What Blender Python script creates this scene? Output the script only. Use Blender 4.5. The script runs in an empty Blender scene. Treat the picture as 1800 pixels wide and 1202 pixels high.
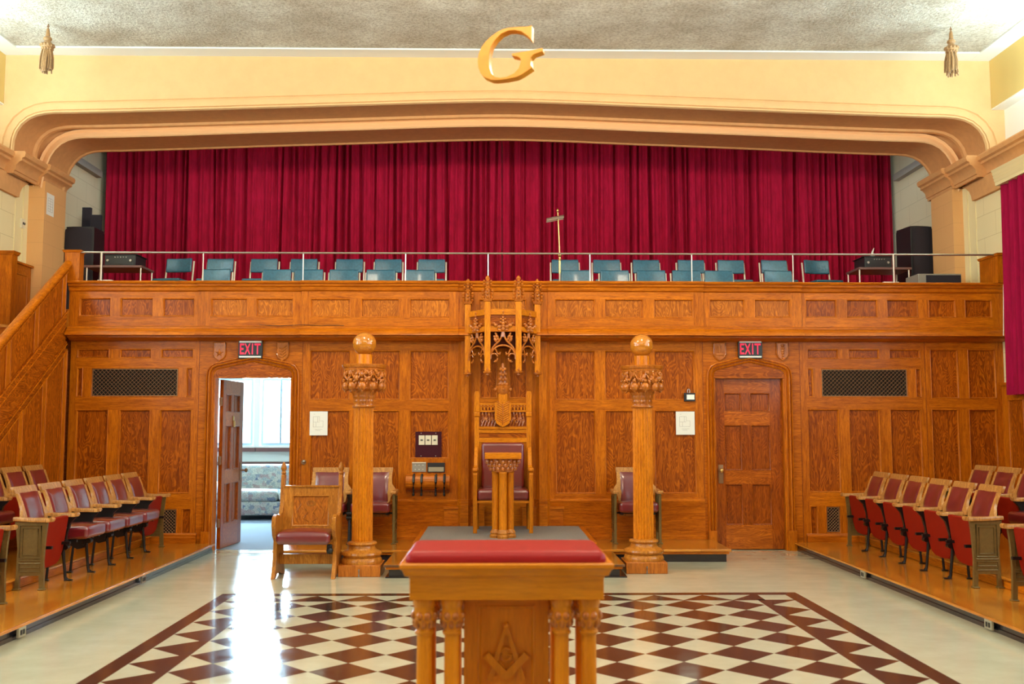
import bpy, bmesh, math, random
from mathutils import Vector, Matrix
random.seed(7)
R = random.Random(11)
PI = math.pi
C = bpy.context.scene.collection
# ------------------------------------------------------------------ camera
FPX = 1776.0; PIT = math.radians(4.8); YAW = math.radians(.97); CAM = (-.08, 0, 1.49)
def ray(px, py):
    a = (px-900)/FPX; b = -(py-601)/FPX
    y = math.cos(PIT)-b*math.sin(PIT); z = math.sin(PIT)+b*math.cos(PIT)
    return a*math.cos(YAW)+y*math.sin(YAW), -a*math.sin(YAW)+y*math.cos(YAW), z
def PY(px, py, Y):
    r = ray(px, py); t = Y/r[1]; return CAM[0]+t*r[0], CAM[2]+t*r[2]
def PZ(px, py, Z):
    r = ray(px, py); t = (Z-CAM[2])/r[2]; return CAM[0]+t*r[0], t*r[1]
def PX(px, py, X):
    r = ray(px, py); t = (X-CAM[0])/r[0]; return t*r[1], CAM[2]+t*r[2]
def XP(px, Y, py=700): return PY(px, py, Y)[0]
def ZP(py, Y, px=883): return PY(px, py, Y)[1]
cd = bpy.data.cameras.new('camera'); cam = bpy.data.objects.new('camera', cd); C.objects.link(cam)
cam.location = CAM; cam.rotation_euler = (PI/2+PIT, 0, -YAW)
cd.sensor_width = 36; cd.lens = FPX/1800*36; cd.clip_start = .05; cd.clip_end = 200
cd.dof.use_dof = True; cd.dof.focus_distance = 11.0; cd.dof.aperture_fstop = 2.2
sc = bpy.context.scene; sc.camera = cam
sc.view_settings.view_transform = 'Standard'; sc.view_settings.look = 'None'
sc.view_settings.gamma = 1; sc.view_settings.use_curve_mapping = False
sc.view_settings.exposure = 0.0

# ------------------------------------------------------------------ materials
def nd(nt, t, **k):
    n = nt.nodes.new(t)
    for a, b in k.items():
        if a == 'inp':
            for i, v in b.items(): n.inputs[i].default_value = v
        else: setattr(n, a, b)
    return n
def base(name, col=(.5,.5,.5), rough=.5, metal=0, spec=.5, coat=0, sheen=0):
    m = bpy.data.materials.new(name); m.use_nodes = True
    nt = m.node_tree; b = nt.nodes['Principled BSDF']
    b.inputs['Base Color'].default_value = (*col, 1); b.inputs['Roughness'].default_value = rough
    b.inputs['Metallic'].default_value = metal; b.inputs['Specular IOR Level'].default_value = spec
    b.inputs['Coat Weight'].default_value = coat; b.inputs['Coat Roughness'].default_value = .12
    b.inputs['Sheen Weight'].default_value = sheen
    m.diffuse_color = (*col, 1)
    return m, nt, b
def bump(nt, b, h, s=.3, d=.01):
    n = nd(nt, 'ShaderNodeBump', inp={'Strength': s, 'Distance': d})
    nt.links.new(h, n.inputs['Height']); nt.links.new(n.outputs[0], b.inputs['Normal'])
def mapped(nt, scale, rnd=True):
    tc = nd(nt, 'ShaderNodeTexCoord'); v = tc.outputs['Object']
    if rnd:
        at = nd(nt, 'ShaderNodeAttribute', attribute_name='rnd')
        vm = nd(nt, 'ShaderNodeVectorMath', operation='SCALE'); vm.inputs[0].default_value = (7.3, 5.1, 11.7)
        nt.links.new(at.outputs['Fac'], vm.inputs['Scale'])
        va = nd(nt, 'ShaderNodeVectorMath', operation='ADD')
        nt.links.new(v, va.inputs[0]); nt.links.new(vm.outputs[0], va.inputs[1]); v = va.outputs[0]
    mp = nd(nt, 'ShaderNodeMapping'); mp.inputs['Scale'].default_value = scale
    nt.links.new(v, mp.inputs[0]); return mp.outputs[0]
def ramp(nt, fac, stops):
    r = nd(nt, 'ShaderNodeValToRGB'); e = r.color_ramp.elements
    e[0].position, e[0].color = stops[0][0], (*stops[0][1], 1)
    e[1].position, e[1].color = stops[-1][0], (*stops[-1][1], 1)
    for p, c in stops[1:-1]:
        x = e.new(p); x.color = (*c, 1)
    nt.links.new(fac, r.inputs[0]); return r.outputs[0]
def mixc(nt, a, b, fac, mode='MULTIPLY'):
    m = nd(nt, 'ShaderNodeMix', data_type='RGBA', blend_type=mode)
    if isinstance(fac, (int, float)): m.inputs[0].default_value = fac
    else: nt.links.new(fac, m.inputs[0])
    for s, i in ((a, 6), (b, 7)):
        if isinstance(s, tuple): m.inputs[i].default_value = (*s, 1)
        else: nt.links.new(s, m.inputs[i])
    return m.outputs[2]
M = {}
def wood(name, dark, light, ax='z', figure=0, rough=.36, coat=.07, pore=.7):
    m, nt, b = base(name, light, rough, coat=coat, spec=.2)
    sc3 = {'z': (1, 1, .09), 'x': (.09, 1, 1), 'y': (1, .09, 1)}[ax]
    v = mapped(nt, sc3)
    n1 = nd(nt, 'ShaderNodeTexNoise', inp={'Scale': 38, 'Detail': 6, 'Roughness': .6, 'Distortion': .6}); nt.links.new(v, n1.inputs[0])
    c = ramp(nt, n1.outputs[0], [(.3, dark), (.68, light)])
    n2 = nd(nt, 'ShaderNodeTexNoise', inp={'Scale': 170, 'Detail': 3, 'Roughness': .7}); nt.links.new(v, n2.inputs[0])
    p = ramp(nt, n2.outputs[0], [(.36, (.5, .42, .38)), (.5, (1, 1, 1))])
    c = mixc(nt, c, p, pore)
    if figure:
        s2 = {'z': (1, 1, .26), 'x': (.26, 1, 1), 'y': (1, .26, 1)}[ax]
        v2 = mapped(nt, s2)
        n0 = nd(nt, 'ShaderNodeTexNoise', inp={'Scale': 5.5, 'Detail': 2.5, 'Roughness': .5, 'Distortion': .4}); nt.links.new(v2, n0.inputs[0])
        ms = nd(nt, 'ShaderNodeMath', operation='MULTIPLY', inp={1: 150}); nt.links.new(n0.outputs[0], ms.inputs[0])
        sn = nd(nt, 'ShaderNodeMath', operation='SINE'); nt.links.new(ms.outputs[0], sn.inputs[0])
        q = ramp(nt, sn.outputs[0], [(.0, (.52, .40, .32)), (.55, (1, 1, 1))])
        c = mixc(nt, c, q, figure)
    at = nd(nt, 'ShaderNodeAttribute', attribute_name='rnd')
    t = ramp(nt, at.outputs['Fac'], [(0, (.84, .80, .78)), (1, (1.0, 1.0, 1.0))])
    c = mixc(nt, c, t, 1.0)
    nt.links.new(c, b.inputs['Base Color']); bump(nt, b, n2.outputs[0], .12, .002)
    M[name] = m; return m
OD, OL = (.36, .080, .0015), (.66, .185, .004)
PD, PL = (.32, .066, .001), (.60, .155, .004)
for ax in 'xyz':
    wood('oak_'+ax, OD, OL, ax); wood('oakp_'+ax, PD, PL, ax, .75)
wood('oakfig_z', (.42, .11, .005), (.70, .22, .014), 'z', .6)
wood('honey_z', (.54, .155, .003), (.78, .26, .007), 'z', .12); wood('honey_x', (.54, .155, .003), (.78, .26, .007), 'x', .12)
wood('altar_z', (.62, .19, .003), (.80, .27, .006), 'z', 0, .36, .25, .25); wood('altar_x', (.62, .19, .003), (.80, .27, .006), 'x', 0, .36, .25, .25)
wood('carved', (.36, .09, .007), (.62, .19, .018), 'z', 0, .28, .5)
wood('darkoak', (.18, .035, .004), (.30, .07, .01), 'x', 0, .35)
wood('chairwood', (.38, .12, .010), (.64, .245, .028), 'z', .25, .3, .3)
wood('seatwood', (.38, .155, .032), (.66, .32, .085), 'z', .2, .3, .35)
wood('doorwood', (.25, .048, .002), (.46, .105, .005), 'z', .5, .3, .3)
wood('doorwood_x', (.38, .085, .004), (.62, .165, .009), 'x', .5, .3, .3)
def plain(name, col, rough=.5, metal=0, nz=0, nscale=30, bmp=0, bscale=60, var=.15, **k):
    m, nt, b = base(name, col, rough, metal, **k)
    if nz:
        v = mapped(nt, (1, 1, 1), False)
        n = nd(nt, 'ShaderNodeTexNoise', inp={'Scale': nscale, 'Detail': 5, 'Roughness': .6}); nt.links.new(v, n.inputs[0])
        lo = tuple(c*(1-nz) for c in col)
        c = ramp(nt, n.outputs[0], [(.35, lo), (.65, col)]); nt.links.new(c, b.inputs['Base Color'])
    if bmp:
        v = mapped(nt, (1, 1, 1), False)
        n = nd(nt, 'ShaderNodeTexNoise', inp={'Scale': bscale, 'Detail': 4}); nt.links.new(v, n.inputs[0])
        bump(nt, b, n.outputs[0], bmp, .01)
    M[name] = m; return m
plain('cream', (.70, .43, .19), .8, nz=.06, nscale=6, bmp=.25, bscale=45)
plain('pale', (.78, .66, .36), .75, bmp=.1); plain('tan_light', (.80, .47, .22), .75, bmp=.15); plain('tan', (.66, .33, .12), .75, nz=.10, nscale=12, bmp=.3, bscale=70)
plain('beam', (.60, .45, .15), .8, bmp=.15)
plain('white_trim', (.70, .74, .70), .7)
plain('white_paint', (.78, .78, .70), .7)
plain('leather', (.155, .006, .012), .3, bmp=.05, bscale=200, nz=.1, nscale=8, coat=1.0)
M['leather'].node_tree.nodes['Principled BSDF'].inputs['Coat Roughness'].default_value = .2; M['leather'].node_tree.nodes['Principled BSDF'].inputs['Coat IOR'].default_value = 1.65
plain('leather_red', (.34, .010, .010), .4, bmp=.1, bscale=150, nz=.08, nscale=6, spec=.25)
plain('seat_panel', (.24, .010, .002), .55, spec=.1, nz=.1, nscale=5)
plain('blue_vinyl', (.022, .125, .19), .32, nz=.35, nscale=40, bmp=.12, bscale=150, coat=.2)
plain('iron', (.012, .010, .010), .35, .3, bmp=.1)
plain('olive', (.20, .13, .035), .42, .3, nz=.2, nscale=40)
plain('black', (.012, .011, .013), .5); plain('black_cloth', (.022, .017, .024), .9, bmp=.3, bscale=300)
plain('chrome', (.50, .47, .42), .38, 1); plain('brass', (.62, .40, .13), .28, 1); plain('cream_metal', (.70, .62, .48), .35, .1)
plain('maroon_plate', (.05, .004, .010), .5, spec=.2); plain('switch', (.72, .66, .48), .4)
plain('paper', (.80, .80, .72), .7); plain('ink', (.35, .33, .30), .7)
plain('carpet', (.26, .23, .20), .95, nz=.3, nscale=90, bmp=.4, bscale=220)
plain('carpet_blue', (.28, .32, .38), .95, nz=.3, nscale=120, bmp=.4, bscale=250)
plain('sign_black', (.02, .02, .022), .3); plain('sign_red', (.8, .03, .08), .5); plain('sign_white', (.85, .9, .82), .4)
plain('dark_gap', (.006, .004, .004), .9); plain('bronze', (.26, .14, .065), .4, .5)
plain('gold', (.72, .27, .012), .4, .1, nz=.15, nscale=15); plain('rope', (.34, .18, .055), .6, nz=.35, nscale=60, bmp=.3, bscale=120, sheen=.3)
plain('base_black', (.014, .012, .016), .18, nz=.1, coat=.4)
plain('grey_case', (.28, .25, .20), .6); plain('aluminium', (.35, .45, .50), .4, .3); plain('brownpaint', (.16, .07, .06), .4)
plain('outlet_tan', (.34, .30, .20), .4); plain('shade_metal', (.55, .45, .38), .3, .8)
# ceiling: sprayed rough plaster
m, nt, b = base('ceil', (.62, .58, .46), .95)
v = mapped(nt, (1, 1, 1), False)
n1 = nd(nt, 'ShaderNodeTexNoise', inp={'Scale': 1.6, 'Detail': 6, 'Roughness': .65}); nt.links.new(v, n1.inputs[0])
n2 = nd(nt, 'ShaderNodeTexNoise', inp={'Scale': 28, 'Detail': 4, 'Roughness': .7}); nt.links.new(v, n2.inputs[0])
c1 = ramp(nt, n1.outputs[0], [(.38, (.50, .46, .36)), (.64, (.70, .70, .60))])
c2 = ramp(nt, n2.outputs[0], [(.36, (.58, .54, .50)), (.58, (1, 1, 1))])
nt.links.new(mixc(nt, c1, c2, .8), b.inputs['Base Color']); bump(nt, b, n2.outputs[0], .9, .04); M['ceil'] = m
# terrazzo floor, cream and dark
def floor_mat(name, a, bcol, rough):
    m, nt, b = base(name, a, rough, spec=.6, coat=.35)
    b.inputs['Coat Roughness'].default_value = .09
    v = mapped(nt, (1, 1, 1), False)
    n1 = nd(nt, 'ShaderNodeTexNoise', inp={'Scale': 3, 'Detail': 8, 'Roughness': .7}); nt.links.new(v, n1.inputs[0])
    nt.links.new(ramp(nt, n1.outputs[0], [(.35, bcol), (.65, a)]), b.inputs['Base Color'])
    mp = mapped(nt, (1, 3, 1), False)
    n2 = nd(nt, 'ShaderNodeTexNoise', inp={'Scale': 2.2, 'Detail': 4}); nt.links.new(mp, n2.inputs[0])
    mr = nd(nt, 'ShaderNodeMapRange', inp={1: .3, 2: .7, 3: rough*.6, 4: rough*1.4}); nt.links.new(n2.outputs[0], mr.inputs[0])
    nt.links.new(mr.outputs[0], b.inputs['Roughness'])
    n3 = nd(nt, 'ShaderNodeTexNoise', inp={'Scale': 7, 'Detail': 2}); nt.links.new(v, n3.inputs[0]); bump(nt, b, n3.outputs[0], .03, .01)
    M[name] = m
floor_mat('floor_cream', (.58, .565, .41), (.51, .495, .35), .15)
floor_mat('floor_dark', (.038, .020, .019), (.028, .015, .014), .15)
# platform floorboards
def boards(name, ax):
    m, nt, b = base(name, (.6, .25, .04), .2, coat=.5)
    tc = nd(nt, 'ShaderNodeTexCoord'); mp = nd(nt, 'ShaderNodeMapping'); nt.links.new(tc.outputs['Object'], mp.inputs[0])
    if ax == 'y': mp.inputs['Rotation'].default_value = (0, 0, PI/2)
    br = nd(nt, 'ShaderNodeTexBrick', inp={'Scale': 1, 'Mortar Size': .0012, 'Brick Width': 1.1, 'Row Height': .057,
        'Color1': (.66, .25, .022, 1), 'Color2': (.54, .18, .014, 1), 'Mortar': (.12, .04, .01, 1)}); br.offset = .37
    nt.links.new(mp.outputs[0], br.inputs[0])
    v = mapped(nt, (.08, 1, 1) if ax == 'x' else (1, .08, 1), False)
    n = nd(nt, 'ShaderNodeTexNoise', inp={'Scale': 50, 'Detail': 4}); nt.links.new(v, n.inputs[0])
    c = mixc(nt, br.outputs[0], ramp(nt, n.outputs[0], [(.35, (.6, .55, .5)), (.6, (1, 1, 1))]), .6)
    nt.links.new(c, b.inputs['Base Color']); M[name] = m
boards('boards_x', 'x'); boards('boards_y', 'y')
# velvet
def velvet(name, a, d):
    m, nt, b = base(name, a, .9, sheen=0, spec=.15); b.inputs['Sheen Tint'].default_value = (.9, .25, .35, 1)
    v = mapped(nt, (1, 1, .25), False)
    n = nd(nt, 'ShaderNodeTexNoise', inp={'Scale': 14, 'Detail': 7, 'Roughness': .7}); nt.links.new(v, n.inputs[0])
    nt.links.new(ramp(nt, n.outputs[0], [(.3, d), (.7, a)]), b.inputs['Base Color'])
    n2 = nd(nt, 'ShaderNodeTexNoise', inp={'Scale': 180, 'Detail': 2}); v2 = mapped(nt, (1, 1, 1), False); nt.links.new(v2, n2.inputs[0]); bump(nt, b, n2.outputs[0], .25, .004)
    M[name] = m
velvet('velvet', (.40, .004, .030), (.23, .002, .015)); velvet('velvet_side', (.36, .004, .05), (.24, .003, .03))
# painted concrete block
def block(name, col, mor):
    m, nt, b = base(name, col, .8)
    tc = nd(nt, 'ShaderNodeTexCoord'); sp = nd(nt, 'ShaderNodeSeparateXYZ'); cb = nd(nt, 'ShaderNodeCombineXYZ')
    nt.links.new(tc.outputs['Object'], sp.inputs[0])
    ad = nd(nt, 'ShaderNodeMath', operation='ADD'); nt.links.new(sp.outputs[0], ad.inputs[0]); nt.links.new(sp.outputs[1], ad.inputs[1])
    nt.links.new(ad.outputs[0], cb.inputs[0]); nt.links.new(sp.outputs[2], cb.inputs[1])
    br = nd(nt, 'ShaderNodeTexBrick', inp={'Scale': 1, 'Mortar Size': .004, 'Brick Width': .6, 'Row Height': .3, 'Color1': (*col, 1), 'Color2': (*[c*.97 for c in col], 1), 'Mortar': (*mor, 1)})
    nt.links.new(cb.outputs[0], br.inputs[0]); nt.links.new(br.outputs[0], b.inputs['Base Color'])
    n = nd(nt, 'ShaderNodeTexNoise', inp={'Scale': 60, 'Detail': 4}); nt.links.new(tc.outputs['Object'], n.inputs[0]); bump(nt, b, n.outputs[0], .2, .006)
    M[name] = m
block('block_cream', (.80, .68, .38), (.62, .50, .26)); block('block_grey', (.62, .55, .36), (.46, .40, .26)); block('block_tan', (.74, .40, .15), (.66, .35, .13))
# patchwork sofa cloth
m, nt, b = base('sofa_cloth', (.3, .3, .3), .9)
v = mapped(nt, (1.6, 1, 2.2), False)
vo = nd(nt, 'ShaderNodeTexVoronoi', feature='F1', distance='CHEBYCHEV', inp={'Scale': 9}); nt.links.new(v, vo.inputs[0])
c = ramp(nt, vo.outputs['Color'], [(.1, (.18, .20, .28)), (.35, (.42, .44, .40)), (.55, (.60, .57, .46)), (.75, (.42, .29, .27)), (.95, (.68, .68, .60))])
n = nd(nt, 'ShaderNodeTexNoise', inp={'Scale': 40, 'Detail': 3}); nt.links.new(v, n.inputs[0])
nt.links.new(mixc(nt, c, ramp(nt, n.outputs[0], [(.4, (.55, .55, .6)), (.55, (1, 1, 1))]), .8), b.inputs['Base Color']); M['sofa_cloth'] = m
# window glass (thin sheet) : mostly clear with a mirror glint
m = bpy.data.materials.new('glass'); m.use_nodes = True; nt = m.node_tree; nt.nodes.clear()
o = nd(nt, 'ShaderNodeOutputMaterial'); t = nd(nt, 'ShaderNodeBsdfTransparent'); g = nd(nt, 'ShaderNodeBsdfGlossy', inp={'Roughness': .02}); mx = nd(nt, 'ShaderNodeMixShader')
fr = nd(nt, 'ShaderNodeFresnel'); nt.links.new(fr.outputs[0], mx.inputs[0]); nt.links.new(t.outputs[0], mx.inputs[1]); nt.links.new(g.outputs[0], mx.inputs[2]); nt.links.new(mx.outputs[0], o.inputs[0]); M['glass'] = m

b = M['sign_red'].node_tree.nodes['Principled BSDF']; b.inputs['Emission Color'].default_value = (.9, .03, .08, 1); b.inputs['Emission Strength'].default_value = .6
# ------------------------------------------------------------------ mesh builder
class MB:
    def __init__(s): s.v = []; s.f = []; s.m = []; s.r = []; s.X = None
    def add(s, vs, fs, mat, rnd=None):
        o = len(s.v); q = R.random() if rnd is None else rnd
        if s.X is not None: vs = [tuple(s.X @ Vector(p)) for p in vs]
        s.v += [tuple(p) for p in vs]
        for f in fs: s.f.append([i+o for i in f]); s.m.append(mat); s.r.append(q)
        return s
    def box(s, x0, x1, y0, y1, z0, z1, mat, rnd=None):
        v = [(x, y, z) for x in (x0, x1) for y in (y0, y1) for z in (z0, z1)]
        return s.add(v, [(0,1,3,2),(4,6,7,5),(0,4,5,1),(2,3,7,6),(0,2,6,4),(1,5,7,3)], mat, rnd)
    def taper(s, x0, x1, y0, y1, z0, z1, d, mat):   # box whose bottom is smaller by d (all sides)
        v = [(x0+d, y0+d, z0), (x1-d, y0+d, z0), (x1-d, y1-d, z0), (x0+d, y1-d, z0), (x0, y0, z1), (x1, y0, z1), (x1, y1, z1), (x0, y1, z1)]
        return s.add(v, [(3,2,1,0),(4,5,6,7),(0,1,5,4),(1,2,6,5),(2,3,7,6),(3,0,4,7)], mat)
    def quad(s, a, b, c, d, mat, rnd=None): return s.add([a, b, c, d], [(0,1,2,3)], mat, rnd)
    def prism(s, poly, w0, w1, ax, mat, rnd=None):
        mp = {'y': lambda u, v, w: (u, w, v), 'x': lambda u, v, w: (w, u, v), 'z': lambda u, v, w: (u, v, w)}[ax]
        n = len(poly); v = [mp(a, b, w0) for a, b in poly]+[mp(a, b, w1) for a, b in poly]
        fs = [list(range(n)), list(range(2*n-1, n-1, -1))]+[(i, (i+1) % n, n+(i+1) % n, n+i) for i in range(n)]
        return s.add(v, fs, mat, rnd)
    def lathe(s, prof, mat, c=(0,0,0), n=24, fn=None, squash=1, cap=True):
        v = []
        for r, z in prof:
            for i in range(n):
                a = 2*PI*i/n; q = r*(fn(a, z) if fn else 1)
                v.append((c[0]+q*math.cos(a), c[1]+q*math.sin(a)*squash, c[2]+z))
        k = len(prof); fs = [(j*n+i, j*n+(i+1) % n, (j+1)*n+(i+1) % n, (j+1)*n+i) for j in range(k-1) for i in range(n)]
        if cap: fs += [list(range(n))[::-1], [(k-1)*n+i for i in range(n)]]
        return s.add(v, fs, mat)
    def tube(s, pts, r, mat, n=8, flat=1):
        pts = [Vector(p) for p in pts]; rs = r if isinstance(r, (list, tuple)) else [r]*len(pts)
        v = []; up = None
        for i, p in enumerate(pts):
            t = (pts[min(i+1, len(pts)-1)]-pts[max(i-1, 0)]).normalized()
            if up is None: up = Vector((0,0,1)) if abs(t.z) < .9 else Vector((1,0,0))
            a = t.cross(up)
            if a.length < 1e-4: a = t.cross(Vector((0,1,0)))
            a.normalize(); b = t.cross(a).normalized(); up = -b if False else up
            for k in range(n):
                q = 2*PI*k/n; v.append(p+a*math.cos(q)*rs[i]+b*math.sin(q)*rs[i]*flat)
        m = len(pts); fs = [(j*n+i, j*n+(i+1) % n, (j+1)*n+(i+1) % n, (j+1)*n+i) for j in range(m-1) for i in range(n)]
        fs += [list(range(n))[::-1], [(m-1)*n+i for i in range(n)]]
        return s.add(v, fs, mat)
    def ball(s, c, r, mat, sc=(1,1,1), n=12, rot=None):
        v = []; k = n//2
        Rm = rot or Matrix.Identity(3)
        for j in range(k+1):
            for i in range(n):
                a, b = 2*PI*i/n, PI*j/k
                p = Rm @ Vector((r*sc[0]*math.sin(b)*math.cos(a), r*sc[1]*math.sin(b)*math.sin(a), r*sc[2]*math.cos(b)))
                v.append((c[0]+p.x, c[1]+p.y, c[2]+p.z))
        return s.add(v, [(j*n+i, (j+1)*n+i, (j+1)*n+(i+1) % n, j*n+(i+1) % n) for j in range(k) for i in range(n)], mat)
    def grid(s, fn, nu, nv, mat):
        v = [fn(i/nu, j/nv) for j in range(nv+1) for i in range(nu+1)]; w = nu+1
        return s.add(v, [(j*w+i, j*w+i+1, (j+1)*w+i+1, (j+1)*w+i) for j in range(nv) for i in range(nu)], mat)
    def loft(s, rows, mat, closed=False):
        n = len(rows[0]); v = [p for r in rows for p in r]; e = n if closed else n-1
        fs = [(j*n+i, j*n+(i+1) % n, (j+1)*n+(i+1) % n, (j+1)*n+i) for j in range(len(rows)-1) for i in range(e)]
        return s.add(v, fs, mat)
    def rbox(s, x0, x1, y0, y1, z0, z1, r, mat, n=4, fn=None, puff=0):
        cx, cy, cz = (x0+x1)/2, (y0+y1)/2, (z0+z1)/2; h = ((x1-x0)/2, (y1-y0)/2, (z1-z0)/2)
        def ticks(hh):
            rr = min(r, hh*.999); t = [-hh+rr*k/n for k in range(n)]+[-hh+rr]
            core = hh-rr; mid = [-core+2*core*k/3 for k in range(1, 3)] if core > .02 else []
            return t+mid+[-x for x in reversed(t)]
        T = [ticks(q) for q in h]; vs = []; idx = {}; fs = []
        def vert(p):
            k = tuple(round(q, 6) for q in p)
            if k in idx: return idx[k]
            c = [max(-(h[i]-min(r, h[i])), min(h[i]-min(r, h[i]), p[i])) for i in range(3)]
            d = Vector([p[i]-c[i] for i in range(3)])
            if d.length > 1e-9: d = d.normalized()*min(r, *h) if d.length > 0 else d
            q = [c[i]+d[i] for i in range(3)]
            if puff: q[2] += puff*(1-(q[0]/h[0])**2)*(1-(q[1]/h[1])**2)*(1 if q[2] > 0 else -.2)
            w = (q[0]+cx, q[1]+cy, q[2]+cz)
            if fn: w = fn(*w)
            idx[k] = len(vs); vs.append(w); return idx[k]
        for a in range(3):
            b, c = (a+1) % 3, (a+2) % 3
            for sg in (-1, 1):
                for i in range(len(T[b])-1):
                    for j in range(len(T[c])-1):
                        q = []
                        for di, dj in ((0,0),(1,0),(1,1),(0,1)):
                            p = [0, 0, 0]; p[a] = sg*h[a]; p[b] = T[b][i+di]; p[c] = T[c][j+dj]; q.append(vert(p))
                        if sg < 0: q.reverse()
                        if len(set(q)) > 2: fs.append(list(dict.fromkeys(q)))
        return s.add(vs, fs, mat)
    def build(s, name, parent=None, world=False, bev=0, sharp=38):
        me = bpy.data.meshes.new(name)
        vs = s.v
        if world and parent is not None:
            L = parent.location
            if parent.parent is not None: L = L+parent.parent.location
            vs = [(a-L[0], b-L[1], c-L[2]) for a, b, c in vs]
        me.from_pydata(vs, [], s.f)
        names = list(dict.fromkeys(s.m))
        for q in names: me.materials.append(M[q])
        at = me.attributes.new('rnd', 'FLOAT', 'FACE')
        at.data.foreach_set('value', s.r); me.polygons.foreach_set('material_index', [names.index(q) for q in s.m])
        me.polygons.foreach_set('use_smooth', [True]*len(s.f))
        me.update()
        bm = bmesh.new(); bm.from_mesh(me); bmesh.ops.recalc_face_normals(bm, faces=bm.faces); bm.to_mesh(me); bm.free()
        me.set_sharp_from_angle(angle=math.radians(sharp))
        o = bpy.data.objects.new(name, me); C.objects.link(o)
        if parent is not None: o.parent = parent
        if bev:
            md = o.modifiers.new('bevel', 'BEVEL'); md.width = bev; md.segments = 2; md.limit_method = 'ANGLE'; md.angle_limit = math.radians(50)
        return o
def thing(name, label, cat, loc=(0,0,0), rotz=0, group=None):
    o = bpy.data.objects.new(name, None); C.objects.link(o); o.empty_display_size = .1
    o.location = loc; o.rotation_euler = (0, 0, rotz); o['label'] = label; o['category'] = cat
    if group: o['group'] = group
    return o
def tag(o, label, cat, group=None):
    o['label'] = label; o['category'] = cat
    if group: o['group'] = group
    return o
def struct(o): o['kind'] = 'structure'; return o
def dup(root, loc, rotz=None, label=None, group=None):
    r = root.copy(); C.objects.link(r); r.location = loc
    if rotz is not None: r.rotation_euler = (0, 0, rotz)
    if label: r['label'] = label
    if group: r['group'] = group
    for ch in list(root.children):
        c = ch.copy(); C.objects.link(c); c.parent = r
        for g in ch.children:
            d = g.copy(); C.objects.link(d); d.parent = c
    return r
def rects(L, Y):   # photo rectangles (left, top, right, bottom) on the wall plane y=Y -> metres
    out = []
    for a, b, c, d in L:
        x0, z1 = PY(a, b, Y); x1, z0 = PY(c, d, Y)
        x0 = PY(a, (b+d)/2, Y)[0]; x1 = PY(c, (b+d)/2, Y)[0]
        out.append((x0, x1, ZP(d, Y), ZP(b, Y)))
    return out
def relief(mb, x0, x1, z0, z1, panels, mp, fr=('oak_z', 'oak_x'), pm='oakp_z', holes=(), dep=.024, bw=.014):
    """framed panelling: raised stiles and rails with moulded sunk panels; mp(u,v,d) places it, d>0 is into the wall"""
    cuts = list(panels)+list(holes)
    xs = sorted(set([x0, x1]+[max(x0, min(x1, q)) for p in cuts for q in p[:2]])); zs = sorted(set([z0, z1]+[max(z0, min(z1, q)) for p in cuts for q in p[2:]]))
    xs = [x for i, x in enumerate(xs) if i == 0 or x-xs[i-1] > 1e-5]; zs = [x for i, x in enumerate(zs) if i == 0 or x-zs[i-1] > 1e-5]
    pxmin = min([p[0] for p in panels], default=x0); pxmax = max([p[1] for p in panels], default=x1)
    rr = {}
    for i in range(len(xs)-1):
        for j in range(len(zs)-1):
            cx, cz = (xs[i]+xs[i+1])/2, (zs[j]+zs[j+1])/2
            if any(p[0] < cx < p[1] and p[2] < cz < p[3] for p in cuts): continue
            vert = cx < pxmin or cx > pxmax or any(p[2] < cz < p[3] for p in panels)
            key = ('v', round(cx, 1)) if vert else ('h', round(cz, 1))
            rr.setdefault(key, R.random())
            mb.quad(mp(xs[i], zs[j], 0), mp(xs[i+1], zs[j], 0), mp(xs[i+1], zs[j+1], 0), mp(xs[i], zs[j+1], 0), fr[0] if vert else fr[1], rr[key])
    for a, b, c, d in panels:
        rings = []
        for ins, de in ((0, 0), (.004, -.004), (bw*.6, -.002), (bw, .008), (bw+.003, dep)):
            rings.append([mp(a+ins, c+ins, de), mp(b-ins, c+ins, de), mp(b-ins, d-ins, de), mp(a+ins, d-ins, de)])
        mb.loft(rings, fr[0], closed=True)
        mb.quad(*rings[-1], pm)
# ================================================================== THE ROOM
YW = 12.35           # panelled wall under the balcony
YP, YQ, YR = 12.6, 13.2, 13.85   # proscenium: first order, second order, its back
XL, XR = -6.25, 6.2; ZC = 6.22; XS = -5.24   # side walls, stair side
# floor with inlaid chequer
f = MB(); f.quad((-6.5, -6, 0), (6.5, -6, 0), (6.5, 12.6, 0), (-6.5, 12.6, 0), 'floor_cream')
xc, px_, py_, y0 = .06, .4264, .4547, 8.833; hw = 5*px_; bi, bo = 2.45, 2.575; z = .0006
def dq(*p): f.add([(a, b, z) for a, b in p], [tuple(range(len(p)))], 'floor_dark')
yb = 9.115; yo = 9.243; ye = y0-py_*30
for s in (-1, 1):
    dq((xc+s*bi, ye), (xc+s*bo, ye), (xc+s*bo, yo), (xc+s*bi, yo))
    dq((xc+s*hw, ye), (xc+s*(hw+.068), ye), (xc+s*(hw+.068), y0+.04), (xc+s*hw, y0+.04))
    for k in range(30):   # saw-tooth band: dark triangles touching the border
        a = y0-.227-py_*k
        dq((xc+s*(hw+.068), a), (xc+s*bi, a-py_/2), (xc+s*(hw+.068), a-py_))
    dq((xc+s*(hw+.068), y0-.227), (xc+s*bi, y0), (xc+s*bi, y0+.025), (xc+s*(hw+.068), y0+.025))
dq((xc-bi, yb), (xc+bi, yb), (xc+bi, yo), (xc-bi, yo))
dq((xc-hw-.068, y0), (xc+hw+.068, y0), (xc+hw+.068, y0+.016), (xc-hw-.068, y0+.016))
for k in range(-5, 5):
    a = xc+px_*k; dq((a, yb), (a+px_/2, y0+.016), (a-px_/2, y0+.016))
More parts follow.
